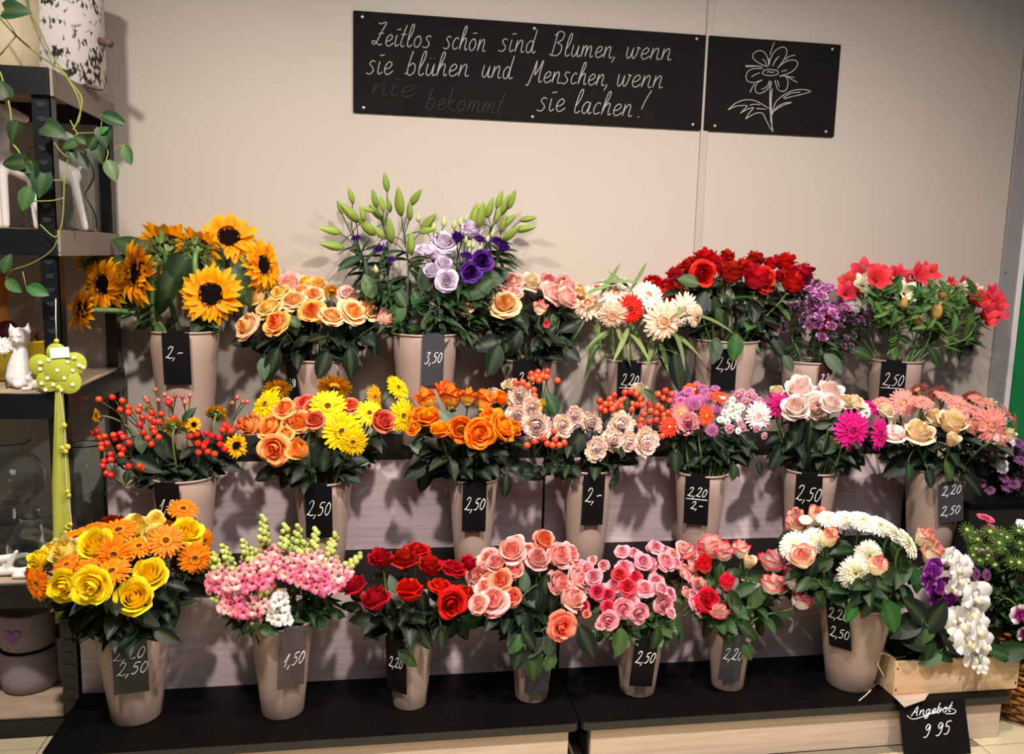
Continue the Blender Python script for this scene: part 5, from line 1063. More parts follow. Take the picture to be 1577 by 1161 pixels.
def glass(px, Y, z, prof, label):
    """hollow blown vessel: outer profile, then back down inside"""
    sm = [(r, h) for r, h in [tuple(p)[:2] for p in smoothpts([(a, b, 0) for a, b in prof], 4)]]
    inner = [(max(.001, r-.004), max(.006, h)) for r, h in sm[::-1]]
    return lathe_thing('glass_vase', label, 'vase', px, Y, z, [(.001, 0)]+sm+inner+[(.001, .006)], M_GLASS, 'recycled glass vases on the rack')
def blob(name, segs, mat, parent, voxel=.004):
    """one continuous figure grown from tapering segments (p0, r0, p1, r1)"""
    bm = bmesh.new()
    for p0, r0, p1, r1 in segs:
        p0, p1 = Vector(p0), Vector(p1); n = max(2, int((p1-p0).length/(min(r0, r1)*.5))+1)
        for k in range(n):
            t = k/(n-1); bmesh.ops.create_icosphere(bm, subdivisions=2, radius=r0+(r1-r0)*t, matrix=Matrix.Translation(p0.lerp(p1, t)))
    me = bpy.data.meshes.new(name); bm.to_mesh(me); bm.free(); me.materials.append(mat); o = link(name, me, parent)
    r = o.modifiers.new('r', 'REMESH'); r.mode = 'VOXEL'; r.voxel_size = voxel; r.use_smooth_shade = True
    s_ = o.modifiers.new('s', 'SMOOTH'); s_.factor = .6; s_.iterations = 6; return o
# top shelf
t = lathe_thing('birch_planter', 'white birch bark planter with a branch peg on top of the rack', 'planter', (104, 70), -.26, SZ[0], [(.088, 0), (.1, .004), (.1, .30), (.105, .34), (.094, .345), (.092, .05), (.001, .045)], M_BARK)
mb = MB(); mb.tube([(.09, -.02, .135), (.125, -.05, .125), (.135, -.055, .12)], [.011, .011, .01], 10); mb.build('branch_peg', M_PEG, t)
lathe_thing('ceramic_pot', 'beige ribbed pot left of the birch planter', 'pot', (14, 60), -.33, SZ[0], [(.07, 0), (.08, .005), (.09, .1), (.095, .24), (.1, .26), (.09, .262), (.08, .03), (.001, .02)], M_POTB)
pv = thing('trailing_pothos', 'trailing pothos vine hanging over the top of the rack', 'plant', at(60, 20, -.4))
PO = Vector(pv.location)
VP = []
def vine(pts, Ys, r=.0024):
    VP.extend(smoothpts([at(x, y, Y) for (x, y), Y in zip(pts, Ys)], 5)); P_ = [at(x, y, Y)-PO for (x, y), Y in zip(pts, Ys)]; mb = MB(); mb.tube(smoothpts(P_, 5), r, 6); mb.build('vine', M_VINE, pv)
vine([(40, -20), (42, 10), (60, 45), (80, 85), (108, 125), (126, 152), (120, 185), (112, 200)], [-.4, -.42, -.46, -.52, -.58, -.6, -.6, -.6])
vine([(0, 28), (25, 55), (60, 85), (95, 110), (118, 145), (124, 170), (120, 190)], [-.5, -.52, -.54, -.58, -.6, -.6, -.6])
vine([(0, 110), (12, 150), (18, 190), (16, 215), (30, 235), (36, 260)], [-.57, -.6, -.6, -.6, -.6, -.6])
vine([(0, 85), (25, 55)], [-.5, -.52], .002)
vine([(108, 185), (130, 220), (165, 230), (160, 255)], [-.6, -.6, -.6, -.6], .0016)
vine([(74, 203), (95, 235), (125, 255)], [-.6, -.6, -.6], .0014)
vine([(118, 205), (150, 203), (157, 188)], [-.6, -.6, -.6], .0014)
vine([(175, 232), (185, 224), (196, 240)], [-.6, -.6, -.6], .001)
vine([(68, 276), (96, 277), (102, 262), (104, 245)], [-.6, -.6, -.6, -.6], .0018)
vine([(50, 310), (80, 309), (97, 305)], [-.6, -.6, -.6], .0018)
vine([(62, 346), (85, 365), (95, 345), (98, 310), (99, 270)], [-.6, -.6, -.6, -.6, -.6], .0016)
vine([(20, 415), (50, 405), (80, 385), (92, 360)], [-.6, -.6, -.6, -.6], .0014)
vine([(35, 418), (42, 450)], [-.6, -.6], .0012)
for x, y, ln, ang, tone in ((25,15,40,0,'heart'),(84,200,36,25,'heart'),(174,183,40,20,'mid'),(160,212,30,80,'heart'),(150,235,34,70,'heart'),(108,222,28,160,'light'),(112,240,24,60,'mid'),(172,262,36,65,'light'),(196,238,32,75,'light'),(20,204,32,110,'heart'),(18,250,34,180,'heart'),(36,255,32,40,'heart'),(48,265,30,90,'heart'),(62,285,38,100,'heart'),(40,305,40,110,'light'),(10,405,30,290,'light'),(58,447,34,20,'bright'),(20,440,30,40,'light'),(4,135,30,250,'heart'),(140,222,26,120,'mid'),(128,248,30,60,'rosed'),(160,200,18,320,'bright'),(125,215,24,30,'mid')):
    p = at(x, y, -.61); d = (_R*math.cos(math.radians(ang))+_D*math.sin(math.radians(ang))+Vector((0, -.15, 0))).normalized(); l_ = ln/ppm(p)
    ft = p-d*l_*.5; inst('leaf', LEAF[tone][0], pv, Matrix.Translation(ft-PO) @ frame(d, (U(-.3, .3), -1, .3)) @ S(l_)); petiole(pv, PO, ft, min(VP, key=lambda c: (c-ft).length), d, M_VINE)
# second shelf: giraffes and double-bulb glass
def giraffe(px, Y, label, flip=1, hs=1.0):
    p = at(px, 349, Y); t = thing('giraffe_figurine', label, 'figurine', (p.x, Y, SZ[1]), 'white giraffe figurines'); f = flip
    blob('body', [((-.025*f, 0, .20), .03, (.045*f, 0, .165), .03), ((-.03*f, .012, .2), .014, (-.035*f, .016, .012), .011), ((-.012*f, -.016, .2), .014, (-.01*f, -.02, .012), .011), ((.05*f, .012, .17), .014, (.06*f, .016, .012), .011), ((.055*f, -.016, .17), .014, (.085*f, -.02, .012), .011),
      ((-.025*f, 0, .21), .026, (.0, 0, .36*hs), .016), ((.0, 0, .365*hs), .02, (.05*f, -.005, .345*hs), .012), ((.0, .01, .375*hs), .007, (-.004, .014, .42*hs), .006), ((.0, -.008, .375*hs), .007, (-.04*f, -.014, .395*hs), .008)], M_PORC, t, .004); return t
giraffe(20, -.33, 'white porcelain giraffe with its head showing on the second shelf', 1, .9)
giraffe(88, -.24, 'white porcelain giraffe half hidden behind the rack post', 1, .8)
gourd = [(.035, 0), (.045, .008), (.047, .04), (.038, .075), (.022, .105), (.02, .12), (.034, .145), (.046, .175), (.04, .21), (.026, .235), (.028, .25)]
glass((123, 320), -.13, SZ[1], gourd, 'double-bulb glass vase on the second shelf right of the post')
glass((63, 320), -.14, SZ[1], gourd, 'double-bulb glass vase behind the giraffe legs')
# third shelf: cat, bowl
p = at(31, 590, -.47); t = thing('cat_figurine', 'white sitting cat figurine on the third shelf', 'figurine', (p.x, -.47, SZ[2]))
q = 1/ppm(p)
blob('body', [((-2*q, 0, 18*q), 19*q, (0, 0, 34*q), 16*q), ((0, 0, 34*q), 16*q, (3*q, 0, 62*q), 10*q), ((4*q, -2*q, 78*q), 15*q, (4*q, -4*q, 80*q), 14.5*q), ((-7*q, 0, 86*q), 6*q, (-9*q, 0, 99*q), 1.2*q), ((14*q, 0, 86*q), 6*q, (16*q, 0, 101*q), 1.2*q), ((8*q, -10*q, 8*q), 7*q, (2*q, -16*q, 7*q), 6*q), ((14*q, -2*q, 8*q), 8*q, (24*q, -4*q, 7*q), 5*q), ((4*q, -16*q, 74*q), 5*q, (4*q, -17*q, 73*q), 4*q)], M_PORC, t, .0035)
mb = MB()
for s_ in (-1, 1): mb.tube([(4*q+s_*9*q, -17.6*q, 82*q), (4*q+s_*6*q, -18.6*q, 80.5*q), (4*q+s_*3*q, -19*q, 82*q)], .0008, 4)
mb.tube([(4*q, -22*q, 75*q), (4*q, -22*q, 72*q)], .0012, 4); mb.build('face', M_CARD, t)
p = at(54, 588, -.5); t = thing('rabbit_figurine', 'small white figurine at the foot of the cat', 'figurine', (p.x, -.5, SZ[2]))
blob('body', [((-4*q, 0, 8*q), 8*q, (6*q, 0, 8*q), 7*q), ((-6*q, -4*q, 16*q), 5*q, (-8*q, -5*q, 18*q), 5*q), ((-8*q, -4*q, 20*q), 2.2*q, (-2*q, -6*q, 28*q), 1.6*q), ((-4*q, -10*q, 3*q), 3.5*q, (-12*q, -14*q, 3*q), 3*q)], M_PORC, t, .002)
t = lathe_thing('fruit_bowl', 'olive yellow bowl behind the cat', 'bowl', (22, 580), -.3, SZ[2], [(.05, 0), (.07, .006), (.105, .05), (.12, .115), (.125, .122), (.118, .12), (.1, .055), (.001, .02)], M_BOWL)
c0 = Vector(t.location); r2 = random.Random(3)
fruit = bmesh.new(); bmesh.ops.create_icosphere(fruit, subdivisions=2, radius=1)
for v in fruit.verts:
    if v.co.z > .9: v.co.z *= 1.15
fm = {}
for m in (M_DRED, M_PEEL):
    me = bpy.data.meshes.new('fruit'); fruit.to_mesh(me); me.materials.append(m); me.polygons.foreach_set('use_smooth', [True]*len(me.polygons)); fm[m] = me
for dx, dy, dz, r, m, lb in ((.0, -.03, .15, .03, M_DRED, 'dark red dried pomegranate on top of the bowl'), (-.05, -.02, .135, .026, M_DRED, 'dark red dried fruit left in the olive bowl'), (.05, -.03, .13, .024, M_PEEL, 'brown dried fruit right in the olive bowl'), (.085, 0, .125, .022, M_PEEL, 'brown dried fruit at the right rim of the olive bowl'), (.03, .04, .135, .025, M_PEEL, 'brown dried fruit at the back of the olive bowl'), (-.02, -.07, .125, .02, M_PEEL, 'brown dried fruit at the front of the olive bowl')):
    o = inst('dried_fruit', fm[m]); o.matrix_world = Matrix.Translation(c0+Vector((dx, dy, dz))) @ Matrix.Rotation(r2.random()*3, 4, 'X') @ S(r, r, r*.85); tag(o, lb, 'dried fruit', 'dried fruit in the bowl')
p = at(4, 532, -.5); t = thing('paper_flower', 'white blossom in front of the olive bowl at the left edge', 'flower', (p.x, -.5, SZ[2]))
inst('petals', PROTO['mumWF'][1][0], t, Matrix.Translation((0, 0, p.z-SZ[2])) @ axisz((.2, -1, .3)) @ S(.05)); MB().tube([(0, .01, 0), (0, .008, p.z-SZ[2])], .002, 6).build('stem', M_STEM, t)
t = lathe_thing('pillar_candle', 'amber candle at the left edge above the bowl', 'candle', (-2, 500), -.12, SZ[2], [(.028, 0), (.03, .004), (.03, .30), (.026, .304), (.001, .3)], M_CANDLE, n=24)
MB().tube([(0, 0, .3), (.001, 0, .315)], .0012, 5).build('wick', M_CARD, t)
# fourth shelf: glass and white driftwood
k = 1/ppm(at(40, 880, -.4))
glass((24, 850), -.3, SZ[3], [(32*k, 0), (38*k, 3*k), (40*k, 30*k), (33*k, 62*k), (24*k, 80*k), (30*k, 88*k), (46*k, 104*k), (48*k, 126*k), (40*k, 148*k), (26*k, 162*k), (24*k, 172*k), (30*k, 180*k)], 'tall two-tier glass vase at the left edge of the fourth shelf')
glass((64, 850), -.42, SZ[3], [(24*k, 0), (36*k, 3*k), (46*k, 24*k), (44*k, 46*k), (32*k, 66*k), (28*k, 74*k), (31*k, 82*k)], 'round glass bowl vase in front of the tall glass vase')
glass((140, 850), -.17, SZ[3], [(24*k, 0), (26*k, 3*k), (27*k, 60*k), (24*k, 70*k), (27*k, 80*k), (28*k, 120*k), (25*k, 132*k), (26*k, 140*k), (26*k, 160*k)], 'ringed glass cylinder vase right of the rack post')
p = at(18, 880, -.5); t = thing('driftwood_branch', 'white painted driftwood pieces on the fourth shelf', 'decoration', (p.x, -.5, SZ[3]))
blob('branch', [((-.06, 0, .014), .014, (.03, -.01, .016), .011), ((.03, -.01, .016), .011, (.07, .005, .024), .006), ((-.01, -.004, .02), .01, (.02, -.01, .075), .006), ((.0, 0, .016), .01, (-.05, .02, .06), .007), ((-.03, 0, .05), .012, (.04, .01, .058), .008), ((.02, -.03, .01), .009, (.09, -.035, .011), .006)], M_PORC, t, .003)
# bottom shelf: felt pots
def fpot(px, Y, z, r, h, label, heart=False):
    t = lathe_thing('felt_pot', label, 'pot', (px, 1000), Y, z, [(r*.8, 0), (r*.93, .008), (r, h*.3), (r*1.02, h*.95), (r, h), (r*.95, h), (r*.92, .02), (.001, .015)], M_POT, 'felt pots on the rack', 36)
    if heart:
        mb = MB(); pts = []
        for i in range(24):
            a = 2*math.pi*i/24; pts.append((.0016*16*math.sin(a)**3, .0016*(13*math.cos(a)-5*math.cos(2*a)-2*math.cos(3*a)-math.cos(4*a))))
        n = len(pts); mb.add([(x-.012, -math.sqrt(max(0, r*r*1.04-(x-.012)**2))-.001, y+h*.5) for x, y in pts]+[(x-.012, -math.sqrt(max(0, r*r*1.04-(x-.012)**2))-.004, y+h*.5) for x, y in pts], [tuple(range(n, 2*n))]+[(i, (i+1) % n, n+(i+1) % n, n+i) for i in range(n)])
        mb.build('heart', M_HEART, t, False)
    return t
ph = at(45, 965, -.36).z-at(45, 1018, -.36).z
fpot(45, -.36, SZ[4], .082, .13, 'lower of two stacked felt pots on the bottom shelf')
fpot(45, -.36, SZ[4]+.131, .08, .12, 'upper stacked felt pot with a mauve heart', True)
fpot(115, -.3, SZ[4], .07, .15, 'pale felt pot behind the rack post on the bottom shelf')
# hanging flower ornament
Yo = YF-.022; p0 = at(86, 460, Yo); orn = thing('hanging_flower_ornament', 'lime green felt flower ornament with tag and ribbon hanging on the rack post', 'ornament', p0)
def oo(px, py, dy=0): return at(px, py, Yo+dy)-p0
k = 1/ppm(p0)
def disc(name, px, py, r, th, mat, dy=0, ax=1, n=24):
    mb = MB(); mb.lathe([(.0005, -th/2), (r*.96, -th/2), (r, -th*.3), (r, th*.3), (r*.96, th/2), (.0005, th/2)], n); o = mb.build(name, mat, orn)
    o.matrix_local = Matrix.Translation(oo(px, py, dy)) @ Matrix.Rotation(math.pi/2, 4, 'X') @ S(1, ax, 1); return o
mb = MB(); mb.tube([oo(86, 460, .012), oo(86, 490), oo(87, 524)], .0012, 5); mb.build('string', M_TAG, orn)
disc('bead', 87, 525, 3.6*k, .006, M_BEAD)
for i, (x, y, r) in enumerate(((87, 543, 15), (62, 562, 17), (115, 560, 18), (75, 586, 18), (106, 588, 19), (88, 568, 20))): disc('petal', x, y, r*k, .005, M_LIME, -.0012*i)
dm = MB()
for a in range(6): dm.box((-.0008, -.0004, -.0052), (.0008, .0004, .0052)); dm.v[-8:] = [tuple(Matrix.Rotation(a*math.pi/6, 3, 'Y') @ Vector(v)) for v in dm.v[-8:]]
dmm = dm.mesh('printed_daisy', M_PRINT, False)
for x, y in ((62,558),(75,554),(62,568),(88,570),(104,557),(114,550),(122,562),(112,570),(73,582),(82,592),(99,582),(112,592),(70,600),(94,600),(128,585-20),(64,590)): inst('printed_daisy', dmm, orn, Matrix.Translation(oo(x, y, -.0105)))
o = MB().box((-14*k, -.0008, -8*k), (14*k, .0008, 8*k)).build('price_tag', M_TAG, orn, False); o.matrix_local = Matrix.Translation(oo(92, 543, -.011)) @ Matrix.Rotation(-.08, 4, 'Y')
mb = MB()
for yy, w in ((2.5, 8), (-1, 10), (-4, 7)): mb.box((-w*k, -.0012, yy*k-.0006), (w*k, -.0009, yy*k+.0006))
o = mb.build('tag_print', M_CARDG, orn, False); o.matrix_local = Matrix.Translation(oo(92, 543, -.0105)) @ Matrix.Rotation(-.08, 4, 'Y')
disc('bead', 90, 597, 4*k, .007, M_BEAD, -.008)
for off, w in ((0, 1.0), (.006, .8)):
    mb = MB(); vs = []; fs = []
    ys = list(range(600, 965, 12))
    for i, y in enumerate(ys):
        t_ = i/(len(ys)-1); cx_ = 91+8*t_; ww = (6+8*min(1, t_*2.5))*w
        for j in range(6):
            u = -1+2*j/5; vs.append(oo(cx_+u*ww, y, -.004+off+.006*math.sin(j*2.1+i*.15)))
    for i in range(len(ys)-1):
        for j in range(5): a = i*6+j; fs.append((a, a+1, a+7, a+6))
    mb.add(vs, fs); mb.build('ribbon', M_RIB, orn)
mb = MB(); mb.tube(smoothpts([oo(92, 600, -.009), oo(99, 650, -.012), oo(101, 700, -.012), oo(104, 760, -.012), oo(110, 800, -.012), oo(109, 830, -.012)], 4), .0008, 5); mb.build('bead_string', M_TAG, orn)
for x, y, r in ((99,655,4),(104,688,4.5),(101,695,4),(96,690,4),(104,757,3.5),(106,763,3.5),(110,820,4),(104,812,5),(108,808,4),(101,820,4)): disc('bead', x, y, r*k, .005, M_BEAD, -.014, 1, 12)

# ------------------------------------------------------------------ right-hand corner: crate, sign, pots, basket
cz0 = Z1+.001; cyf, cyb = -.868, -.62; cx0, cx1 = 1.512, 1.925
czt = at(1376, 1020, cyf).z
cr = thing('wooden_crate', 'shallow pale wooden crate with orchids on the right end of the stand', 'crate', ((cx0+cx1)/2, (cyf+cyb)/2, cz0))
boxobj('front_board', (cx0, cyf, cz0), (cx1, cyf+.01, czt), M_PALEWOOD, cr, .001)
boxobj('back_board', (cx0, cyb-.01, cz0), (cx1, cyb, czt), M_PALEWOOD, cr, .001)
boxobj('end_board', (cx0, cyf+.011, cz0), (cx0+.01, cyb-.011, czt+.004), M_PALEWOOD, cr, .001)
boxobj('end_board', (cx1-.01, cyf+.011, cz0), (cx1, cyb-.011, czt+.004), M_PALEWOOD, cr, .001)
boxobj('bottom_board', (cx0+.011, cyf+.011, cz0+.001), (cx1-.011, cyb-.011, cz0+.007), M_PALEWOOD, cr)
for x_ in (cx0+.008, cx1-.008):
    for z_ in (cz0+.02, czt-.02):
        mb = MB(); mb.lathe([(.003, 0), (.003, .001), (.0005, .0015)], 8); o = mb.build('nail', M_BLACKE, cr); o.matrix_local = Matrix.Translation(Vector((x_, cyf-.0005, z_))-Vector(cr.location)) @ Matrix.Rotation(math.pi/2, 4, 'X')
mb = MB(); mb.tube(smoothpts([at(1372, 1010, cyf+.02)-cr.location, at(1356, 1006, -.845)-cr.location, at(1352, 1022, -.845)-cr.location, at(1361, 1041, -.845)-cr.location], 5), .0016, 6); mb.build('twine', M_TWINE, cr)
mb = MB(); mb.tube(smoothpts([atz(1360, 1050, Z1+.004)-cr.location, atz(1348, 1054, Z1+.004)-cr.location, atz(1338, 1066, Z1+.004)-cr.location, atz(1323, 1079, Z1+.004)-cr.location], 5), .0016, 6); mb.build('twine', M_TWINE, cr)
boxobj('soil', (cx0+.012, cyf+.012, cz0+.012), (cx1-.012, cyb-.012, czt-.03), M_SOIL, cr)
mb = MB(); A_ = [at(1375, 1071, cyf-.004), at(1431, 1067, cyf-.004), at(1424, 1078, -.925), at(1393, 1089, -.93), at(1381, 1077, -.92)]
mb.add([a-cr.location for a in A_]+[a-cr.location+Vector((0, .001, -.001)) for a in A_], [(0, 4, 3, 2, 1), (5, 6, 7, 8, 9)]); mb.build('film_flap', plain('cloudy_film', (190, 170, 156), .25), cr, False)
# offer sign leaning on the front of the stand
pbl, pbr = atz(1377, 1152, .001), atz(1481, 1148, .001); Wd = (pbr-pbl).length; ys_ = -.962
sg = thing('offer_sign', 'black chalk sign reading Angebot 9 95 leaning below the crate', 'sign', ((pbl.x+pbr.x)/2, ys_, .001))
tilt = math.atan2((-A1-.004)-ys_, .15); mS = Matrix.Rotation(-tilt, 4, 'X')
o = MB().box((-Wd/2, -.0015, 0), (Wd/2, .0015, .155)).build('panel', M_CARD, sg, False); o.matrix_local = mS
mb = MB()
write(mb, 'Angebot', Vector((-Wd*.34, -.0022, .112)), Vector((1, 0, .05)).normalized(), Vector((0, 0, 1)), .0135, Wd*.62, .3, .0012)
mb.tube(smoothpts([(-Wd*.4, -.0022, .115), (-Wd*.3, -.0022, .104), (0, -.0022, .118), (Wd*.22, -.0022, .128), (Wd*.34, -.0022, .12), (Wd*.3, -.0022, .112), (Wd*.18, -.0022, .113)], 5), .0012, 4)
write(mb, '9 95', Vector((-Wd*.2, -.0022, .052)), Vector((1, 0, .06)).normalized(), Vector((0, 0, 1)), .021, Wd*.42, .3, .0014)
o = mb.build('lettering', M_CHALKW, sg); o.matrix_local = mS; o['kind'] = 'stuff'
# orchids
def orchid_petal(w, ln, mat, cup=.1):
    mb = MB(); mb.add([(0, 0, 0)], [], [(.01, 1, .5)])
    def fn(u, v): ww = w*math.sin(math.pi*(.1+.8*v))**.7; return (u*ww, ln*v, cup*v*v-.06*u*u)
    petal_grid(mb, 0, fn, 4, 5, 1, .5); return mb.mesh('petal', mat)
M_LIP = plain('orchid_lip_cream', (246, 238, 190), .5); M_LIPP = plain('orchid_lip_purple', (96, 8, 90), .5)
OP = {}
for c, lip in (('orchW', M_LIP), ('orchP', M_LIPP), ('orchM', M_LIPP)):
    OP[c] = (orchid_petal(.2, .46, P[c]), orchid_petal(.31, .5, P[c]), ovoid('lip', lip, .1, .26, 8, .2))
def orchid(label, code, spots, path, leaves, pot, Yo_):
    base = Vector((pot[0], pot[1], cz0+.013)); t = thing('orchid_plant', label, 'orchid', base, 'orchids in the crate')
    mb = MB(); mb.lathe([(.04, 0), (.042, .002), (.056, .13), (.06, .14), (.053, .14), (.048, .12), (.001, .118)], 24); mb.build('pot', M_VOID, t)  # pot shaped tall and black to fill the dark behind the crate
    pts = [Vector((0, 0, .115))]+[at(x, y, Y)-base for x, y, Y in path]; mb = MB(); mb.tube(smoothpts(pts, 5), .0026, 6); mb.build('spike', M_STEM, t)
    for x, y, d, fx in spots:
        p = at(x, y, Yo_+U(-.015, .015)); D = 1.3*d/ppm(p); bl = empty('bloom'); bl.parent = t; n = Vector((fx+U(-.15, .15), -1, U(-.15, .2)))
        z = n.normalized(); y_ = Vector((0, 0, 1)); y_ = (y_-z*y_.dot(z)).normalized(); x_ = y_.cross(z); m = Matrix.Identity(4)
        for i in range(3): m[i][0] = x_[i]; m[i][1] = y_[i]; m[i][2] = z[i]
        bl.matrix_local = Matrix.Translation(p-base) @ m @ Matrix.Rotation(U(-.3, .3), 4, 'Z') @ S(D)
        se, pe, lip = OP[code]
        for a in (0, 2.2, -2.2): inst('sepal', se, bl, Matrix.Rotation(a, 4, 'Z'))
        for a in (1.25, -1.25): inst('petal', pe, bl, Matrix.Translation((0, 0, .03)) @ Matrix.Rotation(a, 4, 'Z'))
        inst('lip', lip, bl, Matrix.Translation((0, -.02, .02)) @ Matrix.Rotation(1.0, 4, 'X'))
    for x, y, ln, ang, tone in leaves:
        p = at(x, y, Yo_+.01); d = (_R*math.cos(math.radians(ang))+_D*math.sin(math.radians(ang))+Vector((0, -.2, 0))).normalized(); l_ = ln/ppm(p)
        ft = p-d*l_*.5; inst('leaf', LEAF[tone][0], t, Matrix.Translation(ft-base) @ frame(d, (0, -.8, .6)) @ S(l_)); petiole(t, base, ft, base+Vector((0, 0, .13)), d, M_STEM, .002)
orchid('white orchid with a cascade of blooms hanging over the crate front', 'orchW', [(1462,858,30,.1),(1474,872,32,.2),(1478,890,34,.2),(1470,904,30,0),(1502,916,40,.1),(1496,938,46,0),(1480,956,46,-.1),(1468,950,34,-.3),(1506,968,36,.3),(1492,984,46,0),(1478,992,34,-.3),(1512,990,34,.3),(1500,1010,36,.1),(1508,1022,26,.1),(1512,1032,16,0)], [(1480,960,-.78),(1465,880,-.8),(1468,865,-.84),(1490,920,-.86),(1500,985,-.885),(1512,1030,-.895)], [(1432,1012,42,160,'bright'),(1456,1012,30,20,'mid'),(1425,975,44,120,'light'),(1405,985,60,200,'rosed'),(1395,965,60,150,'rosed'),(1410,940,60,230,'rosed'),(1440,950,60,300,'rosed'),(1465,985,60,60,'rosed'),(1430,1000,40,100,'mid'),(1560,1003,56,340,'mid'),(1540,1006,40,10,'mid')], (1.68, -.74), -.885)
orchid('purple orchid beside the white cascade', 'orchP', [(1440,905,26,-.2),(1452,902,26,0),(1462,910,26,.1),(1444,920,26,-.1),(1458,924,26,.1),(1450,914,28,0),(1470,900,22,.2),(1434,880,24,-.2),(1440,870,22,-.2),(1430,893,20,-.4),(1450,936,22,0)], [(1445,960,-.78),(1432,900,-.8),(1440,880,-.83),(1455,915,-.84)], [(1420,990,40,100,'rosed'),(1437,965,44,140,'mid'),(1445,995,40,70,'rosed')], (1.58, -.73), -.845)
orchid('magenta-hearted white orchid at the right edge', 'orchM', [(1574,948,30,-.2),(1578,976,22,0)], [(1540,960,-.75),(1537,930,-.78),(1552,922,-.8),(1572,940,-.82)], [(1530,990,40,250,'rosed')], (1.8, -.72), -.82)
p = at(1488, 868, -.8); t = thing('daisy', 'white daisy between the orchids and the asters', 'flower', (1.735, -.7, cz0+.085))
b0 = Vector(t.location); inst('petals', PROTO['mumWF'][1][0], t, Matrix.Translation(p-b0) @ axisz((.1, -1, .4)) @ S(30/ppm(p)))
for x, y in ((1503, 884), (1497, 878), (1520, 886)): pp = at(x, y, -.79); inst('petals', PROTO['mumDk'][1][0], t, Matrix.Translation(pp-b0) @ axisz((.2, -1, .3)) @ S(20/ppm(pp)))
MB().tube(smoothpts([(0, 0, 0), (p-b0)*.5+Vector((0, .02, .02)), p-b0], 4), .002, 6).build('stem', M_STEM, t)
# added black plinth filling the dark corner, and the pots on it
XP = at(1496, 800, -.56).x; zp = at(1540, 775, -.56).z
boxp = thing('dark_fill_plinth', 'added black plinth standing in for the dark right corner', 'plinth', ((XP+2.39)/2, -.3, 0))
boxobj('carcass', (XP, -.55, .03), (2.39, -.05, zp-.02), M_VOID, boxp, .003)
boxobj('top_board', (XP-.004, -.556, zp-.0195), (2.394, -.05, zp), M_BLACK, boxp, .003)
boxobj('plinth_base', (XP+.03, -.52, 0), (2.36, -.08, .0295), M_BLK, boxp)
def potplant(name, label, cat, base, r, h, mat, blooms, Y, leafn, leaft, lsize, group=None, seed=1, jit=.05):
    random.seed(seed); t = thing(name, label, cat, base, group)
    mb = MB(); mb.lathe([(r*.75, 0), (r*.78, .003), (r, h), (r*1.04, h), (r*1.04, h*1.04), (r*.9, h*1.04), (r*.85, h*.85), (.001, h*.83)], 28); mb.build('pot', mat, t)
    base = Vector(base); P_ = []
    for x, y, d, c, n in blooms:
        p = at(x, y, Y+U(-jit, jit)); P_.append(p); me = random.choice(PROTO[c][1])
        inst('bloom', me, t, Matrix.Translation(p-base) @ axisz(Vector(n)+Vector((U(-.25, .25), U(-.2, .2), U(-.2, .2)))) @ S(d/ppm(p)))
        top = Vector((U(-.3, .3)*r, U(-.3, .3)*r, h*.8)); e = p-base-Vector(n).normalized()*.004
        mb = MB(); mb.tube(bez(top, top+Vector((0, 0, .4*(e-top).length)), e-Vector(n).normalized()*.3*(e-top).length, e, 7), .0016, 5); mb.build('stem', M_STEMD, t)
        for q in range(leafn):
            pt = top.lerp(e, U(.35, .95)); dd = Vector((U(-1, 1), U(-1, .4), U(-.4, .6)))
            inst('leaf', random.choice(LEAF[leaft]), t, Matrix.Translation(pt) @ frame(dd) @ S(U(*lsize)))
    return t
bl = []
r2 = random.Random(31)
for cx_, cy_, n, c in ((1522, 700, 8, 'mumDk'), (1545, 690, 6, 'mumWF'), (1545, 715, 8, 'mumWF'), (1562, 735, 12, 'mumDk'), (1570, 690, 8, 'mumDk'), (1515, 740, 6, 'mumDk'), (1530, 715, 4, 'mumDk'), (1575, 715, 6, 'mumDk'), (1560, 752, 6, 'mumDk')):
    for q in range(n): bl.append((cx_+r2.gauss(0, 9), cy_+r2.gauss(0, 8), r2.uniform(17, 24), c, (-.2, -.7, .6)))
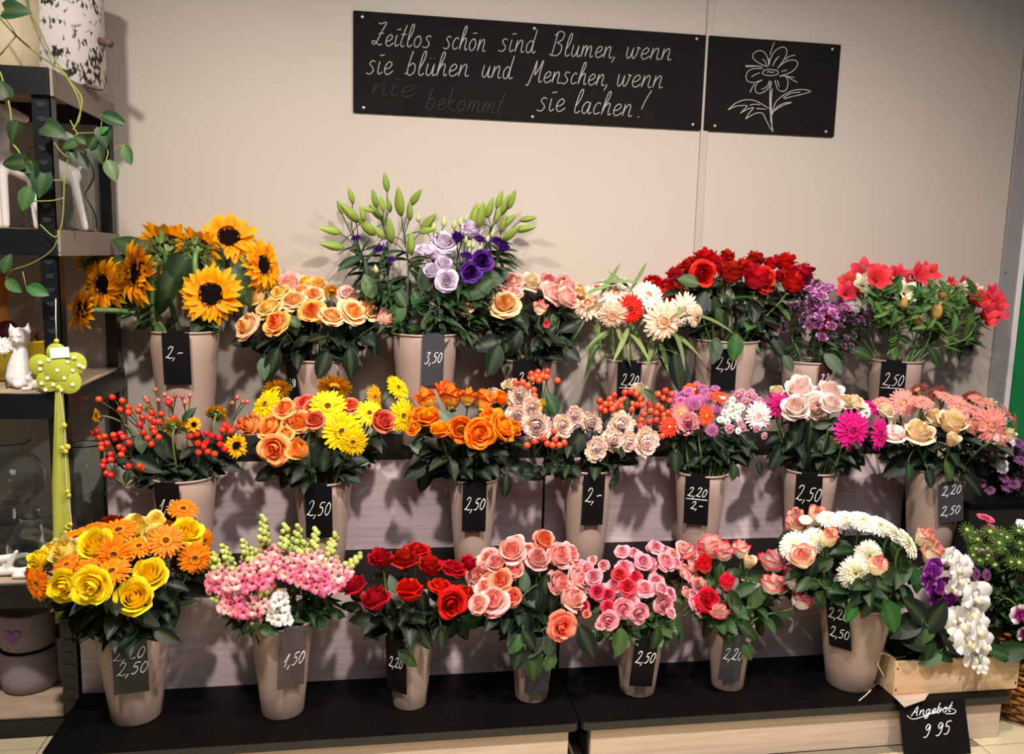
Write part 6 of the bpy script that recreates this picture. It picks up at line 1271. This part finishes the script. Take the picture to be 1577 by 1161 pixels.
pq = at(1548, 790, -.42); potplant('potted_chrysanthemum', 'plum and white potted chrysanthemum on the added black plinth', 'plant', (pq.x, -.4, zp), .06, .05, M_VOID, bl, -.44, 3, 'rosed', (.04, .06), None, 3)
bl = [(1518,798,28,'astP',(0,-.4,1)),(1524,812,20,'astP',(.1,-.5,1)),(1516,824,26,'astP',(-.1,-.6,.9)),(1488,816,26,'astG',(-.2,-.8,.5)),(1575,808,22,'mumWF',(.2,-.6,.6))]
for q in range(44): bl.append((r2.uniform(1490, 1580), 815+abs(r2.gauss(0, .5))*75+(12 if q % 2 else 0), r2.uniform(18, 28), 'astG', (r2.uniform(-.5, .5), -.7, .6)))
for x, y in ((1508,866),(1528,854),(1512,850),(1500,884)): bl.append((x, y, 14, 'mumL', (0, -.8, .6)))
# wicker basket on the floor, asters stand in it
bx_ = at(1606, 1140, -.84); bo = Vector((bx_.x, -.76, 0)); wk = thing('wicker_basket', 'round woven cane basket on the floor right of the crate', 'basket', bo)
Rb = lambda z: .105+.05*math.sin(min(1, z/.17)*1.7)
MB().lathe([(.001, .0), (.1, 0), (.104, .006), (.1, .012), (.001, .012)], 32).build('base', M_WICKER, wk)
for i in range(24):
    a = 2*math.pi*i/24; mb = MB(); mb.tube([((Rb(z))*math.cos(a), (Rb(z))*math.sin(a), z) for z in np.linspace(.004, .2, 9)], .0035, 5); mb.build('stake', M_WICKER, wk)
for j in range(11):
    z = .012+j*.0172; mb = MB(); n = 96
    pts = [((Rb(z)+.006*math.cos(12*2*math.pi*i/n+math.pi*j))*math.cos(2*math.pi*i/n), (Rb(z)+.006*math.cos(12*2*math.pi*i/n+math.pi*j))*math.sin(2*math.pi*i/n), z) for i in range(n+1)]
    mb.tube(pts, .0072, 5); mb.build('strand', M_WICKER, wk)
mb = MB(); mb.tube([((Rb(.2)+.002)*math.cos(2*math.pi*i/48), (Rb(.2)+.002)*math.sin(2*math.pi*i/48), .203) for i in range(49)], .01, 8); mb.build('rim', M_WICKER, wk)
potplant('potted_aster', 'bushy green aster with a few pink flowers right of the orchids', 'plant', (bo.x-.02, bo.y, .0135), .085, .16, M_VOID, bl, -.72, 5, 'mid', (.03, .05), None, 5, .07)
